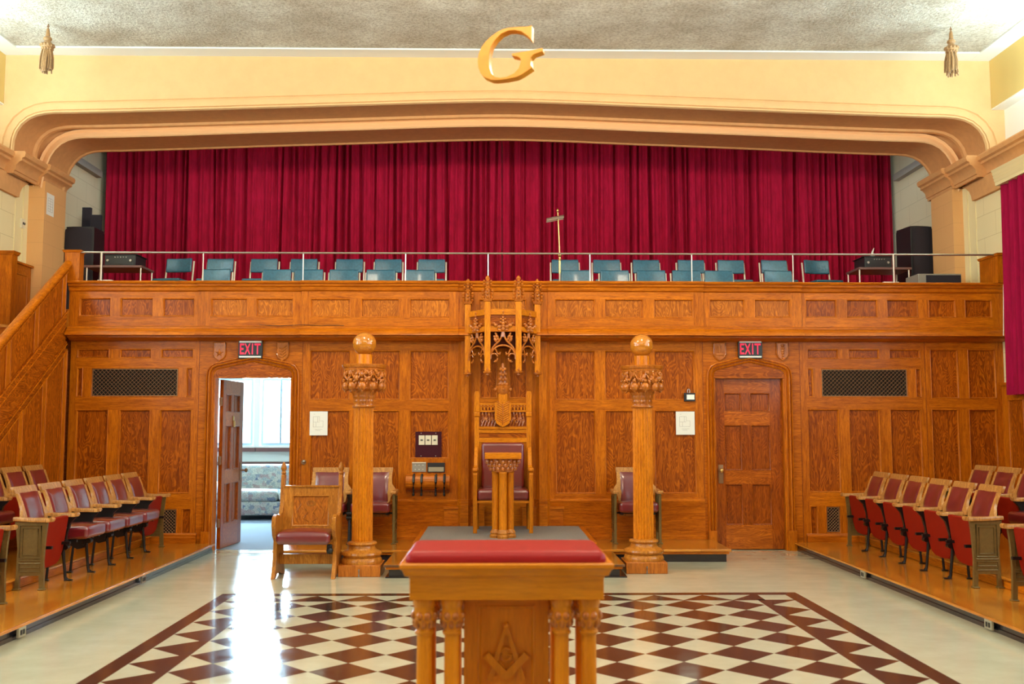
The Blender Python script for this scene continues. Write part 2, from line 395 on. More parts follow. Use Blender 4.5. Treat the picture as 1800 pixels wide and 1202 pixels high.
a = xc+hw; dq((a, yb), (a+.068, yb), (a+.068, y0+.016), (a-px_/2, y0+.016))
for i in range(-5, 5):
    for k in range(31):
        X, Y = xc+px_*(i+.5), y0-py_*(k+.5)
        dq((X, Y+py_/2), (X+px_/2, Y), (X, Y-py_/2), (X-px_/2, Y))
struct(f.build('floor'))
# ceiling, flat border and beams
f = MB(); f.box(-6.9, 6.9, -6.2, YP+.1, ZC, ZC+.15, 'ceil'); struct(f.build('ceiling'))
f = MB(); f.box(-6.3, 6.3, YP-.26, YP, ZC-.02, ZC, 'white_trim')
for s in (-1, 1):
    x = sorted((s*6.05, s*6.31)); f.box(x[0], x[1], -6, YP, ZC-.022, ZC-.001, 'white_trim')
struct(f.build('trim_1'))
for n, s in ((2, -1), (3, 1)):   # dropped side beams
    f = MB(); x = sorted((s*6.3, s*6.7)); f.box(x[0], x[1], -6, YP-.005, 5.565, ZC-.023, 'beam')
    f.box(x[0]+.002, x[1], -6, YP-.006, 5.55, 5.5645, 'white_paint'); struct(f.build('trim_%d' % n))
# --- proscenium
def curve(pts, Y, n=64):   # photo points of the left half -> mirrored smooth curve in metres
    L = [PY(a, b, Y) for a, b in pts]; L = [((x-.03), z) for x, z in L]
    full = L+[(-x, z) for x, z in reversed(L[:-1])]
    out = []; P = [full[0]]+full+[full[-1]]
    for i in range(1, len(P)-2):
        for k in range(6):
            t = k/6; q = []
            for c in (0, 1):
                a, b, d, e = P[i-1][c], P[i][c], P[i+1][c], P[i+2][c]
                q.append(.5*((2*b)+(-a+d)*t+(2*a-5*b+4*d-e)*t*t+(-a+3*b-3*d+e)*t**3))
            out.append((q[0]+.03, q[1]))
    out.append((full[-1][0]+.03, full[-1][1])); return out
def resample(c, n=120):
    d = [0]
    for i in range(1, len(c)): d.append(d[-1]+math.dist(c[i], c[i-1]))
    out = []; j = 0
    for k in range(n+1):
        t = d[-1]*k/n
        while j < len(d)-2 and d[j+1] < t: j += 1
        u = (t-d[j])/max(1e-9, d[j+1]-d[j]); out.append((c[j][0]+(c[j+1][0]-c[j][0])*u, c[j][1]+(c[j+1][1]-c[j][1])*u))
    return out
CA = resample(curve([(23, 292), (24, 262), (28, 238), (42, 217), (62, 205), (90, 199.5), (140, 198.5), (250, 196), (450, 190.5), (640, 185), (780, 181), (886, 179.5)], YP))
CB = resample(curve([(72, 330), (78, 301), (88.5, 273.5), (104, 255), (123, 245), (146, 241.5), (200, 240.5), (320, 237), (450, 232.5), (640, 227), (780, 222.5), (886, 221)], YQ))
def offs(c, d):
    out = []
    for i, (x, z) in enumerate(c):
        a = c[max(0, i-1)]; b = c[min(len(c)-1, i+1)]; tx, tz = b[0]-a[0], b[1]-a[1]; l = math.hypot(tx, tz)
        out.append((x-tz/l*d, z+tx/l*d))
    return out
def row(c, d, Y): return [(x, Y, z) for x, z in offs(c, d)]
f = MB()
# flat plaster above / beside the arch
top = [(x, YP, 6.46) for x, z in CA]; edge = row(CA, .17, YP)
n = len(CA); XO = 6.5
oc = []
for i, (x, z) in enumerate(CA):   # project outwards on the wall rectangle
    ex, ey, ez = edge[i]
    if i == 0 or i == n-1: oc.append((math.copysign(XO, x), YP, ez)); continue
    dx, dz = ex-x, ez-z; ts = []
    if abs(dx) > 1e-6: ts.append(((XO if dx > 0 else -XO)-ex)/dx)
    if dz > 1e-6: ts.append((6.24-ez)/dz)
    t = min(q for q in ts if q > 0); oc.append((ex+dx*t, YP, min(6.24, ez+dz*t)))
f.loft([edge, oc], 'cream')
for s, i in ((-1, 0), (1, n-1)):
    e = edge[i]; f.quad((e[0], YP, 4.7), (s*XO, YP, 4.7), (s*XO, YP, e[2]+.02), (e[0], YP, e[2]+.02), 'cream')
# corners
for s in (-1, 1):
    ks = [k for k in range(n) if (oc[k][0]*s > XO-.01)]; kt = [k for k in range(n) if oc[k][2] > 6.239 and oc[k][0]*s > 0]
    a = oc[ks[-1]] if s < 0 else oc[ks[0]]; b = oc[kt[0]] if s < 0 else oc[kt[-1]]
    f.add([a, b, (s*XO, YP, 6.24)], [(0, 1, 2)], 'cream')
f.loft([row(CA, .17, YP), row(CA, .165, YP-.018), row(CA, .15, YP-.018), row(CA, .14, YP-.0), row(CA, .13, YP+.0), row(CA, .12, YP-.022), row(CA, .09, YP-.034), row(CA, .04, YP-.03), row(CA, .03, YP-.01), row(CA, .018, YP-.045), row(CA, .0, YP-.045), row(CA, -.01, YP-.01)], 'cream')
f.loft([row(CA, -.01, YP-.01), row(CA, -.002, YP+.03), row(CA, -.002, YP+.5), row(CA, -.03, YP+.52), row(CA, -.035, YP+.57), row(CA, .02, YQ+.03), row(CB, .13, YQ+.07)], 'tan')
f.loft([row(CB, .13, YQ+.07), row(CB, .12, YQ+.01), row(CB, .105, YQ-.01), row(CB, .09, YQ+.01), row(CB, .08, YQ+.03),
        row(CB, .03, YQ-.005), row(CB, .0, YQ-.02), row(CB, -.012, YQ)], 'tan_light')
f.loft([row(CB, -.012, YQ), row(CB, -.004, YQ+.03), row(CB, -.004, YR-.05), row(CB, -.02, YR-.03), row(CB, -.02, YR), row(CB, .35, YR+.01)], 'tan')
struct(f.build('wall_proscenium', sharp=28))
# piers, cornice, spandrel, side walls
for s, side in ((-1, 'left'), (1, 'right')):
    XW = XL if s < 0 else XR
    f = MB()
    x = sorted((6.03 if s > 0 else -6.01, XW)); f.box(x[0], x[1], YQ, YR, 2.7, 4.72, 'block_tan'); struct(f.build('trim_%d' % (4 if s < 0 else 5)))
    # side wall of the hall (with window openings outside the picture)
    f = MB(); wins = [(-2.5, -.7, 1.9, 4.35), (1, 2.8, 1.9, 4.35), (4.2, 6.0, 1.9, 4.35), (7.4, 9.2, 1.9, 4.35)]
    def mp(u, v, d): return (XW+s*d, u, v)
    relief(f, -6, YR+.2, 1.55, 4.93, [], mp, ('block_cream', 'block_cream'), holes=wins)
    for a, b, c, d in wins:
        f.loft([[(XW, a, c), (XW, b, c), (XW, b, d), (XW, a, d)], [(XW+s*.25, a, c), (XW+s*.25, b, c), (XW+s*.25, b, d), (XW+s*.25, a, d)]], 'white_paint', closed=True)
    struct(f.build('wall_'+side))
    # wainscot of the side wall
    f = MB(); pan = []
    k = 12.22
    while k > -5.5:
        pan += [(k-.36, k, .45, 1.82 if s > 0 else 1.40)]; k -= .46
    WH = 1.99 if s > 0 else 1.55
    relief(f, -6, YW, 0, WH, pan, lambda u, v, d: (XW-s*.035+s*d, u, v))
    x = sorted((XW, XW-s*.05)); f.box(x[0], x[1], -6, YW, WH, WH+.04, 'oak_y')
    struct(f.build('wall_%s_wainscot' % side))
    # upper side wall with clerestory openings
    f = MB(); cl = [(a, a+2.6, 5.02, 5.5) for a in (-4, -.8, 2.4, 5.6, 8.8)]
    relief(f, -6, YP+.05, 4.85, 6.24, [], lambda u, v, d: (s*(6.47+d), u, v), ('white_paint', 'white_paint'), holes=cl)
    x = sorted((XW, s*6.5)); f.box(x[0], x[1], -6, YP, 4.86, 4.91, 'tan'); struct(f.build('wall_%s_upper' % side))
    # cornice with its break at the proscenium
    prof = [(0, 4.80), (.03, 4.80), (.035, 4.845), (.05, 4.85), (.06, 4.93), (.10, 4.985), (.13, 5.0), (.13, 5.04), (.165, 5.06), (.175, 5.12), (.16, 5.15), (0, 5.15)]
    prof = [(d, 4.66+(z_-4.80)*.8) for d, z_ in prof]
    path = [(YR+.02, -.12-.0), (YR+.02, .04), (YQ-.03, .04), (YQ-.03, -.10), (YP-.02, -.10), (YP-.02, -.16)]
    f = MB()
    segs = [(YQ-.03, YR+.10, .145), (YP-.06, YQ-.03, .105), (-6, YP-.06, -.03)]
    for a, b, o in segs:
        e = .10
        rows = []
        for Yv, sh in ((a, 0), (a, 1), (b, 1), (b, 0)):
            pass
        A = [(XW-s*(o+d), a, zz) for d, zz in prof]; B = [(XW-s*(o+d), b, zz) for d, zz in prof]
        A0 = [(XW+s*.3, a, zz) for d, zz in prof]; B0 = [(XW+s*.3, b, zz) for d, zz in prof]
        f.loft([A0, A, B, B0], 'tan')
    f.box(*sorted((XW-s*.01, s*6.5)), -6, YP, 4.915, 4.94, 'tan')
    struct(f.build('trim_%d' % (6 if s < 0 else 7)))
    # spandrel panel below the cornice with a rounded end
    pts = [(YQ-.001, 4.67), (YQ-.05, 4.665), (13.06, 4.63), (12.97, 4.57), (12.92, 4.50), (12.90, 4.43), (11.2, 4.43), (11.2, 4.675), (YQ-.001, 4.675)]
    f = MB(); f.prism(pts, *sorted((XW-s*.05, XW+s*.0)), 'x', 'tan'); struct(f.build('trim_%d' % (8 if s < 0 else 9)))
    f = MB(); f.box(*sorted((XW-s*.012, XW)), 12.90, YQ, 2.7, 4.66, 'pale'); f.box(*sorted((XW-s*.03, XW)), 13.08, YQ, 2.7, 4.66, 'pale'); struct(f.build('trim_%d' % (12 if s < 0 else 13)))
# stage recess behind the balcony
f = MB(); f.quad((-6.4, 15.9, 2.7), (6.4, 15.9, 2.7), (6.4, 15.9, 6.9), (-6.4, 15.9, 6.9), 'block_grey'); struct(f.build('wall_stage'))
for s, side in ((-1, 'left'), (1, 'right')):
    f = MB(); f.box(*sorted((s*6.14, s*6.4)), YR, 15.9, 2.7, 6.9, 'block_grey'); struct(f.build('wall_stage_'+side))
    f = MB(); f.box(*sorted((s*6.05, s*6.14)), YR+.02, 15.2, 5.26, 5.36, 'grey_case'); struct(f.build('trim_%d' % (10 if s < 0 else 11)))
f = MB(); f.box(-6.4, 6.4, YR, 15.9, 6.2, 6.3, 'block_grey'); struct(f.build('ceiling_stage'))
# walls behind the camera
f = MB(); f.box(-6.9, 6.9, -6.2, -6, 0, 6.5, 'cream'); struct(f.build('wall_front'))

# ================================================================== PANELLED WALL
DL = (-3.50, -2.545); DR = (2.60, 3.475); DH = 2.10
def mpw(u, v, d): return (u, YW+d, v)
f = MB()
secs = [  # x0px,x1px, panels, extra holes
 (None, 349, rects([(135,614,192,630),(210,614,266,630),(283,614,340,630),(134,647,145,698),(160,647,314,698),(327,647,338,698),(131,720,188,867),(207,720,262,867),(279,720,335,867),(131,893,188,942),(207,893,262,942),(318,893,335,942),(284,893,311,942)], YW), []),
 (349, 531, [], [(DL[0], DL[1], 0, DH)]),
 (531, 806, rects([(544,616,615,703),(633,616,703,703),(720,616,789,703),(544,721,614,867),(633,721,702,867),(720,721,789,806)], YW), []),
 (806, 962, rects([(843,612,874,700),(895,612,926,700)], YW), []),
 (962, 1236, rects([(976,616,1046,703),(1063,616,1132,703),(1150,616,1221,703),(977,721,1047,868),(1064,721,1133,868),(1151,721,1224,868)], YW), []),
 (1236, 1407, [], [(DR[0], DR[1], 0, DH)]),
 (1407, 1628, rects([(1419,613,1474,630),(1491,613,1546,630),(1563,613,1618,630),(1420,647,1430,698),(1443,647,1596,698),(1610,647,1620,698),(1421,719,1477,866),(1494,719,1549,866),(1567,719,1622,866),(1425,890,1438,942),(1452,890,1478,938),(1494,890,1549,942),(1567,890,1622,942)], YW), []),
 (1628, None, rects([(1636,613,1685,700),(1702,613,1751,700),(1640,719,1688,866),(1706,719,1755,866),(1640,890,1688,942)], YW), [])]
for a, b, P, H in secs:
    xa = XS if a is None else XP(a, YW); xb = XR if b is None else XP(b, YW)
    relief(f, xa, xb, 0, 2.56, P, mpw, holes=H)
    if a: f.box(xa-.004, xa+.004, YW-.001, YW+.01, 0, 2.55, 'darkoak')
# base mouldings, interrupted by doors
def bprof(f, x0, x1, y, h=.30):
    P = [(y-.0, h), (y-.012, h), (y-.03, h-.02), (y-.03, h-.035), (y-.02, h-.05), (y-.02, .19), (y-.045, .17), (y-.045, .0), (y, 0)]
    f.add([(x, a, b) for x in (x0, x1) for a, b in P], [tuple(range(9)), tuple(range(17, 8, -1))]+[(i, (i+1) % 9, 9+(i+1) % 9, 9+i) for i in range(9)], 'oak_x')
for a, b, h in ((XS, XP(352, YW), .22), (XP(531, YW), XP(806, YW), .62), (XP(962, YW), XP(1236, YW), .62), (XP(1412, YW), XR, .2)): bprof(f, a, b, YW-.001, h)
# sunk panels under the dado either side of the dais
# pilaster strips framing the throne bay
for a, b in ((805, 829), (941, 966)):
    xa, xb = XP(a, YW), XP(b, YW); w = xb-xa
    f.prism([(xa, YW), (xa+w*.25, YW-.07), (xa+w*.8, YW-.07), (xb, YW)], .5, 3.06, 'z', 'oak_z')
    for zz, ww, hh in ((.30, .05, .25), (.55, .035, .04), (.59, .02, .03)):
        f.prism([(xa-.015, YW), (xa+w*.25, YW-.07-ww), (xa+w*.8, YW-.07-ww), (xb+.015, YW)], zz, zz+hh, 'z', 'oak_x')
    f.box(xa-.16, xb+.16, YW-.05, YW, .14, .50, 'oak_x'); f.box(xa-.17, xb+.17, YW-.06, YW, .50, .53, 'oak_x')
struct(f.build('wall_back'))
# partition thickness behind the panelling (jambs of both doors)
f = MB()
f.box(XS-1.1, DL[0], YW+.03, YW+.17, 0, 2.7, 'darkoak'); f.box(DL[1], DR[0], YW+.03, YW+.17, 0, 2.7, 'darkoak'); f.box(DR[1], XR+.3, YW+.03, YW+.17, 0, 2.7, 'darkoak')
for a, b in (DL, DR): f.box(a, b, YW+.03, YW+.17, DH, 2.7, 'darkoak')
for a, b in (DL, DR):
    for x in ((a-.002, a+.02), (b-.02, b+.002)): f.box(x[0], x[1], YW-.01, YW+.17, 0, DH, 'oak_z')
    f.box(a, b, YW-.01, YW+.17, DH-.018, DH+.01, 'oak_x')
struct(f.build('wall_back_core'))
f = MB(); f.box(-1.1, XR+.3, YW+.18, YW+.24, 0, 2.7, 'darkoak'); struct(f.build('wall_light_stop'))  # added unseen plate that stops light leaking under the closed door
def doorcase(n, a, b):
    t = bpy.data.objects.new('door_%d' % n, None); C.objects.link(t); t.location = ((a+b)/2, YW, 0); t['kind'] = 'structure'
    cx = (a+b)/2; w = (b-a)/2
    half = [(-w, 0), (-w, .25), (-w, 1.0), (-w, DH-.01), (-w*.985, DH+.045), (-w*.95, DH+.07), (-w*.88, DH+.088), (-w*.75, DH+.100), (-w*.4, DH+.138), (0, DH+.178)]
    path = half+[(-x, z) for x, z in reversed(half[:-1])]
    prof = [(0, .01), (0, -.020), (.012, -.032), (.022, -.012), (.034, -.012), (.04, -.045), (.052, -.052), (.060, -.022), (.068, -.022), (.074, -.04), (.086, -.035), (.094, .004)]
    def arow(d, y):
        o = []
        L = [(cx+x, z) for x, z in path]
        for i, (x, z) in enumerate(L):
            p = L[max(0, i-1)]; q = L[min(len(L)-1, i+1)]; v1 = Vector((x-p[0], z-p[1])); v2 = Vector((q[0]-x, q[1]-z))
            v1 = v1.normalized() if v1.length else v2.normalized(); v2 = v2.normalized() if v2.length else v1
            m = (Vector((-v1.y, v1.x))+Vector((-v2.y, v2.x))).normalized(); k = 1/max(.5, m.dot(Vector((-v1.y, v1.x))))
            o.append((x+m.x*d*k, YW+y, z+m.y*d*k))
        return o
    g = MB(); g.loft([arow(d, y) for d, y in prof], 'oak_z')
    for x in (cx-w-.094, cx+w): g.box(x-.002, x+.096, YW-.06, YW, 0, .24, 'oak_z')   # plinth blocks
    g.build('door_frame', t, True, sharp=25)
    g = MB(); poly = [(cx+x, z) for x, z in path[3:-3]]
    g.prism(poly, YW-.014, YW+.02, 'y', 'oakp_x' if n == 2 else 'oakp_x'); g.build('tympanum', t, True)
    return t
d1 = doorcase(1, *DL); d2 = doorcase(2, *DR)
# six-panel door leaf; local u across, v up, thickness along d
def leaf(g, W, H, T, mp):
    k = W/.875
    cols = [(.125*k, .345*k), (.465*k, .685*k+.03)]; rws = [(.30, .80), (.965, 1.52), (1.69, 1.915)]
    P = [(a, b, c*H/2.09, d*H/2.09) for a, b in cols for c, d in rws]
    relief(g, 0, W, .008, H, P, mp, ('doorwood', 'doorwood_x'), 'doorwood')
    relief(g, 0, W, .008, H, P, lambda u, v, d: mp(u, v, T-d), ('doorwood', 'doorwood_x'), 'doorwood')
    q = [mp(0, .008, 0), mp(W, .008, 0), mp(W, H, 0), mp(0, H, 0)]; r = [mp(0, .008, T), mp(W, .008, T), mp(W, H, T), mp(0, H, T)]
    g.loft([q, r], 'doorwood', closed=True)
def knobset(par, x, y, zc, sy, plate=True):
    g = MB()
    if plate: g.rbox(x-.032, x+.032, y-.004*0-.006, y+.0, zc-.13, zc+.1, .005, 'bronze', n=2)
    g.lathe([(.0, 0), (.012, 0), (.012, .03)], 'bronze', c=(0,0,0), n=12) if False else None
    g.tube([(x, y, zc+.03), (x, y-.045, zc+.03)], .011, 'bronze', 10)
    g.ball((x, y-.058, zc+.03), .028, 'brass', (1, .75, 1))
    g.build('door_knob', par, True)
g = MB(); ya = YW+.055; W2 = DR[1]-DR[0]-.044
leaf(g, W2, DH-.022, .045, lambda u, v, d: (DR[0]+.022+u, ya+d, v)); lf = g.build('door_leaf', d2, True)
knobset(lf, DR[0]+.085, ya, .93, 1)
# open left door, swung into the next room
g = MB(); a = math.radians(86.5); hx, hy = DL[0]+.03, YW+.18
def mpl(u, v, d):   # visible face looks towards +x
    return (hx+u*math.cos(a)+(.045-d)*math.sin(a), hy+u*math.sin(a)-(.045-d)*math.cos(a), v)
leaf(g, .80, DH-.03, .045, mpl); lf = g.build('door_leaf', d1, True)
g = MB(); p = Vector(mpl(.735, .93, 0)); g.rbox(p.x-.002, p.x+.006, p.y-.03, p.y+.03, .80, 1.03, .003, 'bronze', n=2)
g.tube([p, p+Vector((.06, 0, 0))], .011, 'bronze'); g.ball(p+Vector((.075, 0, 0)), .028, 'bronze', (.75, 1, 1)); g.build('door_knob', lf, True)
for zz in (.32, 1.08, 1.80):
    g = MB(); q = mpl(-.012, zz, .02); g.box(q[0]-.02, q[0]+.014, q[1]-.03, q[1]-.004, zz-.05, zz+.05, 'bronze'); g.tube([(q[0], q[1]-.03, zz-.055), (q[0], q[1]-.03, zz+.055)], .008, 'bronze'); g.build('hinge', lf, True)
g = MB(); q = Vector(mpl(.40, 1.60, -.002)); g.ball(q, .03, 'brass', (.3, 1, 1.1)); g.ball(q-Vector((0, 0, .05)), .018, 'brass', (.3, 1, 2.2)); g.tube([q+Vector((.008, -.03, -.03)), q+Vector((.012, -.025, -.11)), q+Vector((.012, .025, -.11)), q+Vector((.008, .03, -.03))], .006, 'brass'); g.build('door_knocker', lf, True)

# ================================================================== THE ROOM BEYOND THE OPEN DOOR
g = MB(); g.quad((-6.2, YW+.17, .001), (-1.2, YW+.17, .001), (-1.2, 17.4, .001), (-6.2, 17.4, .001), 'carpet_blue'); struct(g.build('floor_lounge'))
wx0, wx1 = -4.15, -2.62
wins = [(-4.62, -3.745, 1.17, 2.52), (-3.64, -2.72, 1.17, 2.52)]
wins = [(XP(352, 17.35, 720), XP(447, 17.35, 720), 1.17, 2.34), (XP(457, 17.35, 720), XP(530, 17.35, 720), 1.17, 2.34)]
g = MB(); relief(g, -6.2, -1.2, 0, 2.66, [], lambda u, v, d: (u, 17.35+d, v), ('white_paint', 'white_paint'), holes=wins)
g.box(-6.2, -1.2, 17.32, 17.35, .84, .90, 'brownpaint'); struct(g.build('wall_lounge_back'))
g = MB(); g.box(-6.25, -6.2, YW+.17, 17.4, 0, 2.66, 'white_paint'); struct(g.build('wall_lounge_left'))
g = MB(); g.box(-1.2, -1.15, YW+.17, 17.4, 0, 2.66, 'white_paint'); struct(g.build('wall_lounge_right'))
g = MB(); g.box(-6.25, -1.15, YW+.17, 17.6, 2.64, 2.68, 'white_paint'); struct(g.build('ceiling_lounge'))
for k, (a, b, c, d) in enumerate(wins):
    w = bpy.data.objects.new('window_%d' % (k+1), None); C.objects.link(w); w.location = ((a+b)/2, 17.4, c); w['kind'] = 'structure'
    g = MB()
    for x0, x1, z0, z1 in ((a, a+.06, c, d), (b-.06, b, c, d), (a+.06, b-.06, c, c+.05), (a+.06, b-.06, d-.06, d), ((a+b)/2-.018, (a+b)/2+.018, c+.05, d-.06)): g.box(x0, x1, 17.38, 17.44, z0, z1, 'aluminium')
    wf = g.build('window_frame', w, True)
    g = MB(); g.box(a-.04, b+.04, 17.28, 17.40, c-.10, c-.03, 'brownpaint'); g.build('window_sill', w, True)
    g = MB(); g.quad((a+.05, 17.41, c+.04), (b-.05, 17.41, c+.04), (b-.05, 17.41, d-.05), (a+.05, 17.41, d-.05), 'glass'); g.build('pane', wf, True)
sx0, sx1 = -4.75, -2.35; sy = 16.35
t = thing('sofa', 'patchwork fabric sofa under the bright window of the room beyond the open door', 'sofa', ((sx0+sx1)/2, sy+.4, 0))
g = MB(); g.rbox(sx0+.2, sx1-.2, sy+.02, sy+.75, .08, .30, .03, 'sofa_cloth'); g.build('base', t, True)
g = MB(); g.rbox(sx0+.2, sx1-.2, sy+.62, sy+.88, .25, .87, .09, 'sofa_cloth'); g.build('backrest', t, True)
for k in range(2):
    a = sx0+.2+k*(sx1-sx0-.4)/2; g = MB(); g.rbox(a+.005, a+(sx1-sx0-.4)/2-.005, sy, sy+.66, .30, .47, .06, 'sofa_cloth', puff=.02); g.build('seat_cushion', t, True)
for a in (sx0, sx1-.2): g = MB(); g.rbox(a, a+.2, sy+.0, sy+.88, .06, .60, .08, 'sofa_cloth'); g.build('armrest', t, True)
for a in (sx0+.08, sx1-.12):
    for y in (sy+.06, sy+.8): g = MB(); g.box(a, a+.05, y, y+.05, 0, .09, 'black'); g.build('leg', t, True)

# ================================================================== BALCONY
t = thing('balcony', 'oak panelled balcony front with moulded ledge spanning the hall', 'balcony', (.4, YW, 2.5))
brk = [(XS, XP(349, YW), 0.0), (XP(349, YW), XP(531, YW), .025), (XP(531, YW), XP(806, YW), .06), (XP(806, YW), XP(962, YW), .045), (XP(962, YW), XP(1234, YW), .06), (XP(1234, YW), XP(1407, YW), .025), (XP(1407, YW), XR-.005, 0.0)]
brp = [[(139,525,195,557),(211,525,269,557),(286,525,342,557)], [(370,525,435,557),(450,525,515,557)], [(545,525,616,558),(634,525,702,558),(720,525,790,558)], [(842,526,925,556)], [(975,525,1046,558),(1063,525,1131,558),(1149,525,1219,558)], [(1247,525,1309,557),(1326,525,1390,557)], [(1416,525,1471,557),(1488,525,1543,557),(1559,525,1614,557),(1632,525,1680,557),(1696,525,1744,557)]]
FB = 3.05; zt = ZP(494, 12.14); zb1 = ZP(575, 12.2); zbo = 2.535
fr = MB(); lg = MB(); co = MB()
for (a, b, o), P in zip(brk, brp):
    yf = YW-.10-o
    relief(fr, a, b, zb1-.01, zt-.1, rects(P, yf), lambda u, v, d: (u, yf+d, v), pm='oakfig_z' if o else 'oakp_z')
    for x in (a, b): fr.quad((x, yf, zb1-.01), (x, YW-.001, zb1-.01), (x, YW-.001, zt-.1), (x, yf, zt-.1), 'oak_z')
    def ex(g, P, mat):
        n = len(P); g.add([(x, y, z) for x in (a, b) for y, z in P], [tuple(range(n)), tuple(range(2*n-1, n-1, -1))]+[(i, (i+1) % n, n+(i+1) % n, n+i) for i in range(n)], mat)
    ex(lg, [(YW+.03, zt), (yf-.075, zt), (yf-.085, zt-.012), (yf-.075, zt-.03), (yf-.055, zt-.035), (yf-.05, zt-.06), (yf-.03, zt-.075), (yf-.022, zt-.11), (yf-.0, zt-.125), (yf+.01, zt-.13), (YW+.03, zt-.13)], 'oak_x')
    ex(co, [(YW-.001, zb1+.01), (yf-.02, zb1+.01), (yf-.035, zb1), (yf-.035, zb1-.02), (yf-.048, zb1-.026), (yf-.105, zb1-.085), (yf-.11, zb1-.105), (yf-.03, zb1-.108), (yf-.03, zb1-.128), (yf-.005, zb1-.133), (yf+.035, zbo), (YW-.001, zbo)], 'oak_x')
fr.build('balcony_panelling', t, True); lg.build('ledge', t, True); co.build('cornice', t, True)
g = MB(); g.box(XS, XR, YW+.175, 13.45, 2.705, 2.76, 'oak_x'); g.box(XL+.3, XR-.3, 13.45, 15.6, 2.705, FB, 'boards_x'); struct(g.build('floor_balcony'))
# newel posts and end panel
for k, (xa, xb, lab) in enumerate(((XP(124, 12.2, 470), XP(140, 12.2, 470), 'oak newel post with flat cap at the head of the left stair'), (6.06, XR-.01, 'dark oak end post of the balcony beside the right drape'))):
    t = thing('newel_post', lab, 'post', ((xa+xb)/2, 12.25, zt))
    g = MB(); zc = ZP(446, 12.2)
    if k == 0: g.box(xa-.07, xb, 12.19, 12.32, zt+.001, zc, 'oak_z')
    else: g.box(xa+.02, xb, 12.16, 12.62, zt+.001, zc-.01, 'oak_z')
    g.build('post', t, True)
    g = MB()
    if k == 0: g.taper(xa-.10, xb+.02, 12.17, 12.34, zc, zc+.03, .015, 'oak_x')
    else: g.taper(xa, xb, 12.13, 12.64, zc-.01, zc+.02, .01, 'oak_y')
    g.build('cap', t, True)
t = thing('balcony_rail', 'thin steel handrail on slim posts along the balcony ledge', 'railing', (.4, 12.22, zt))
zr = ZP(445.5, 12.22); g = MB(); xa, xb = XP(140, 12.22, 445), 6.09
g.tube([(xa, 12.22, zr), (xb, 12.22, zr)], .012, 'chrome', 8); g.build('handrail', t, True)
for k, px in enumerate((178, 357, 533, 713, 858, 1037, 1216, 1394, 1571)):
    g = MB(); x = XP(px, 12.22, 470); r = .016 if k in (0, 8) else .0085
    g.tube([(x, 12.22, zt), (x, 12.22, zr)], r, 'chrome', 8); g.tube([(x, 12.22, zt), (x, 12.22, zt+.008)], .022, 'chrome', 10); g.build('post', t, True)
tag(MB().tube([(XP(p, 12.14), YW-.155-.006*0-.02, zb1+.016+.006*math.sin(p*.7)*(1 if p < 570 else 0)) for p in range(452, 612, 10)], .004, 'black', 6).build('cable'), 'thin black cable lying along the balcony cornice', 'cable')
tag(MB().tube([(XP(1764, 12.0, q), 12.0, ZP(q, 12.0, 1764)+0*q) for q in (500, 530, 560, 590)], .005, 'paper', 6).build('wall_cable'), 'white cable hanging down beside the right drape', 'cable')

# ================================================================== LEFT STAIR
YA, ZA = PX(122, 456, XS); YB, ZB = PX(6, 590, XS); sl = (ZA-ZB)/(YA-YB)
_, zs1 = PX(119, 546, XS); _, zs2 = PX(119, 603, XS)
def zl(Y, z): return z+sl*(Y-YA)
t = thing('staircase', 'oak staircase with panelled side and thick sloping handrail rising to the balcony', 'stairs', (XS-.45, 10.6, 0))
yend = YA; yst = max(8.6, YA-(ZA-.95)/sl)
g = MB()
g.tube([(XS-.01, YA+.02, zl(YA, ZA)-.035), (XS-.01, yst, zl(yst, ZA)-.035)], .052, 'oak_y', 14, flat=.8); g.build('handrail', t, True)
g = MB()   # side sheet and raised framing
def sheet(x0, x1, P, mat): g.prism(P, x0, x1, 'x', mat)
yb = YA-(zs2-.0)/sl
sheet(XS-.07, XS-.02, [(yb, 0), (yend, 0), (yend, zl(yend, ZA)-.08), (yst, zl(yst, ZA)-.08), (yst, 0)] if yst < yb else [(yst, 0), (yend, 0), (yend, ZA-.08), (yst, zl(yst, ZA)-.08)], 'oakp_z')
def band(za, zb, x, mat='oakp_y'):
    sheet(XS-.02, x, [(yst, max(.0, zl(yst, za))), (yst, max(.01, zl(yst, zb))), (yend, zl(yend, zb)), (yend, zl(yend, za))], mat)
band(ZA-.14, ZA-.075, XS-.003); band(zs1-.11, zs1+.0, XS-.004); band(zs1-.015, zs1+.012, XS+.008)
band(zs2-.05, zs1-.10, XS-.010); band(zs2-.02, zs2+.02, XS+.006); band(zs2-.12, zs2-.02, XS-.004)
for px in (113, 67, 20, -30, -90):   # upright stiles of the balustrade band
    Y = PX(px, 520, XS)[0]
    if Y > yst+.1: sheet(XS-.02, XS-.0035, [(Y-.05, zl(Y-.05, zs1)), (Y+.05, zl(Y+.05, zs1)), (Y+.05, zl(Y+.05, ZA-.13)), (Y-.05, zl(Y-.05, ZA-.13))], 'oak_z')
for px in (109, 74, 34, -8, -60):
    Y = PX(px, 800, XS)[0]
    if zl(Y, zs2) > .35: sheet(XS-.02, XS-.0035, [(Y-.05, 0), (Y+.05, 0), (Y+.05, zl(Y+.05, zs2-.1)), (Y-.05, zl(Y-.05, zs2-.1))], 'oak_z')
sheet(XS-.02, XS-.001, [(yst, .0), (yst, .35), (yend, .35), (yend, 0)], 'oak_y')
for zz, xx in ((ZA-.078, .000), (ZA-.138, .002), (zs1-.002, .010), (zs1-.11, .0), (zs2-.012, .012), (zs2-.12, .0)):
    g.tube([(XS+xx, yst, zl(yst, zz)), (XS+xx, yend, zl(yend, zz))], .006, 'oak_y', 6)
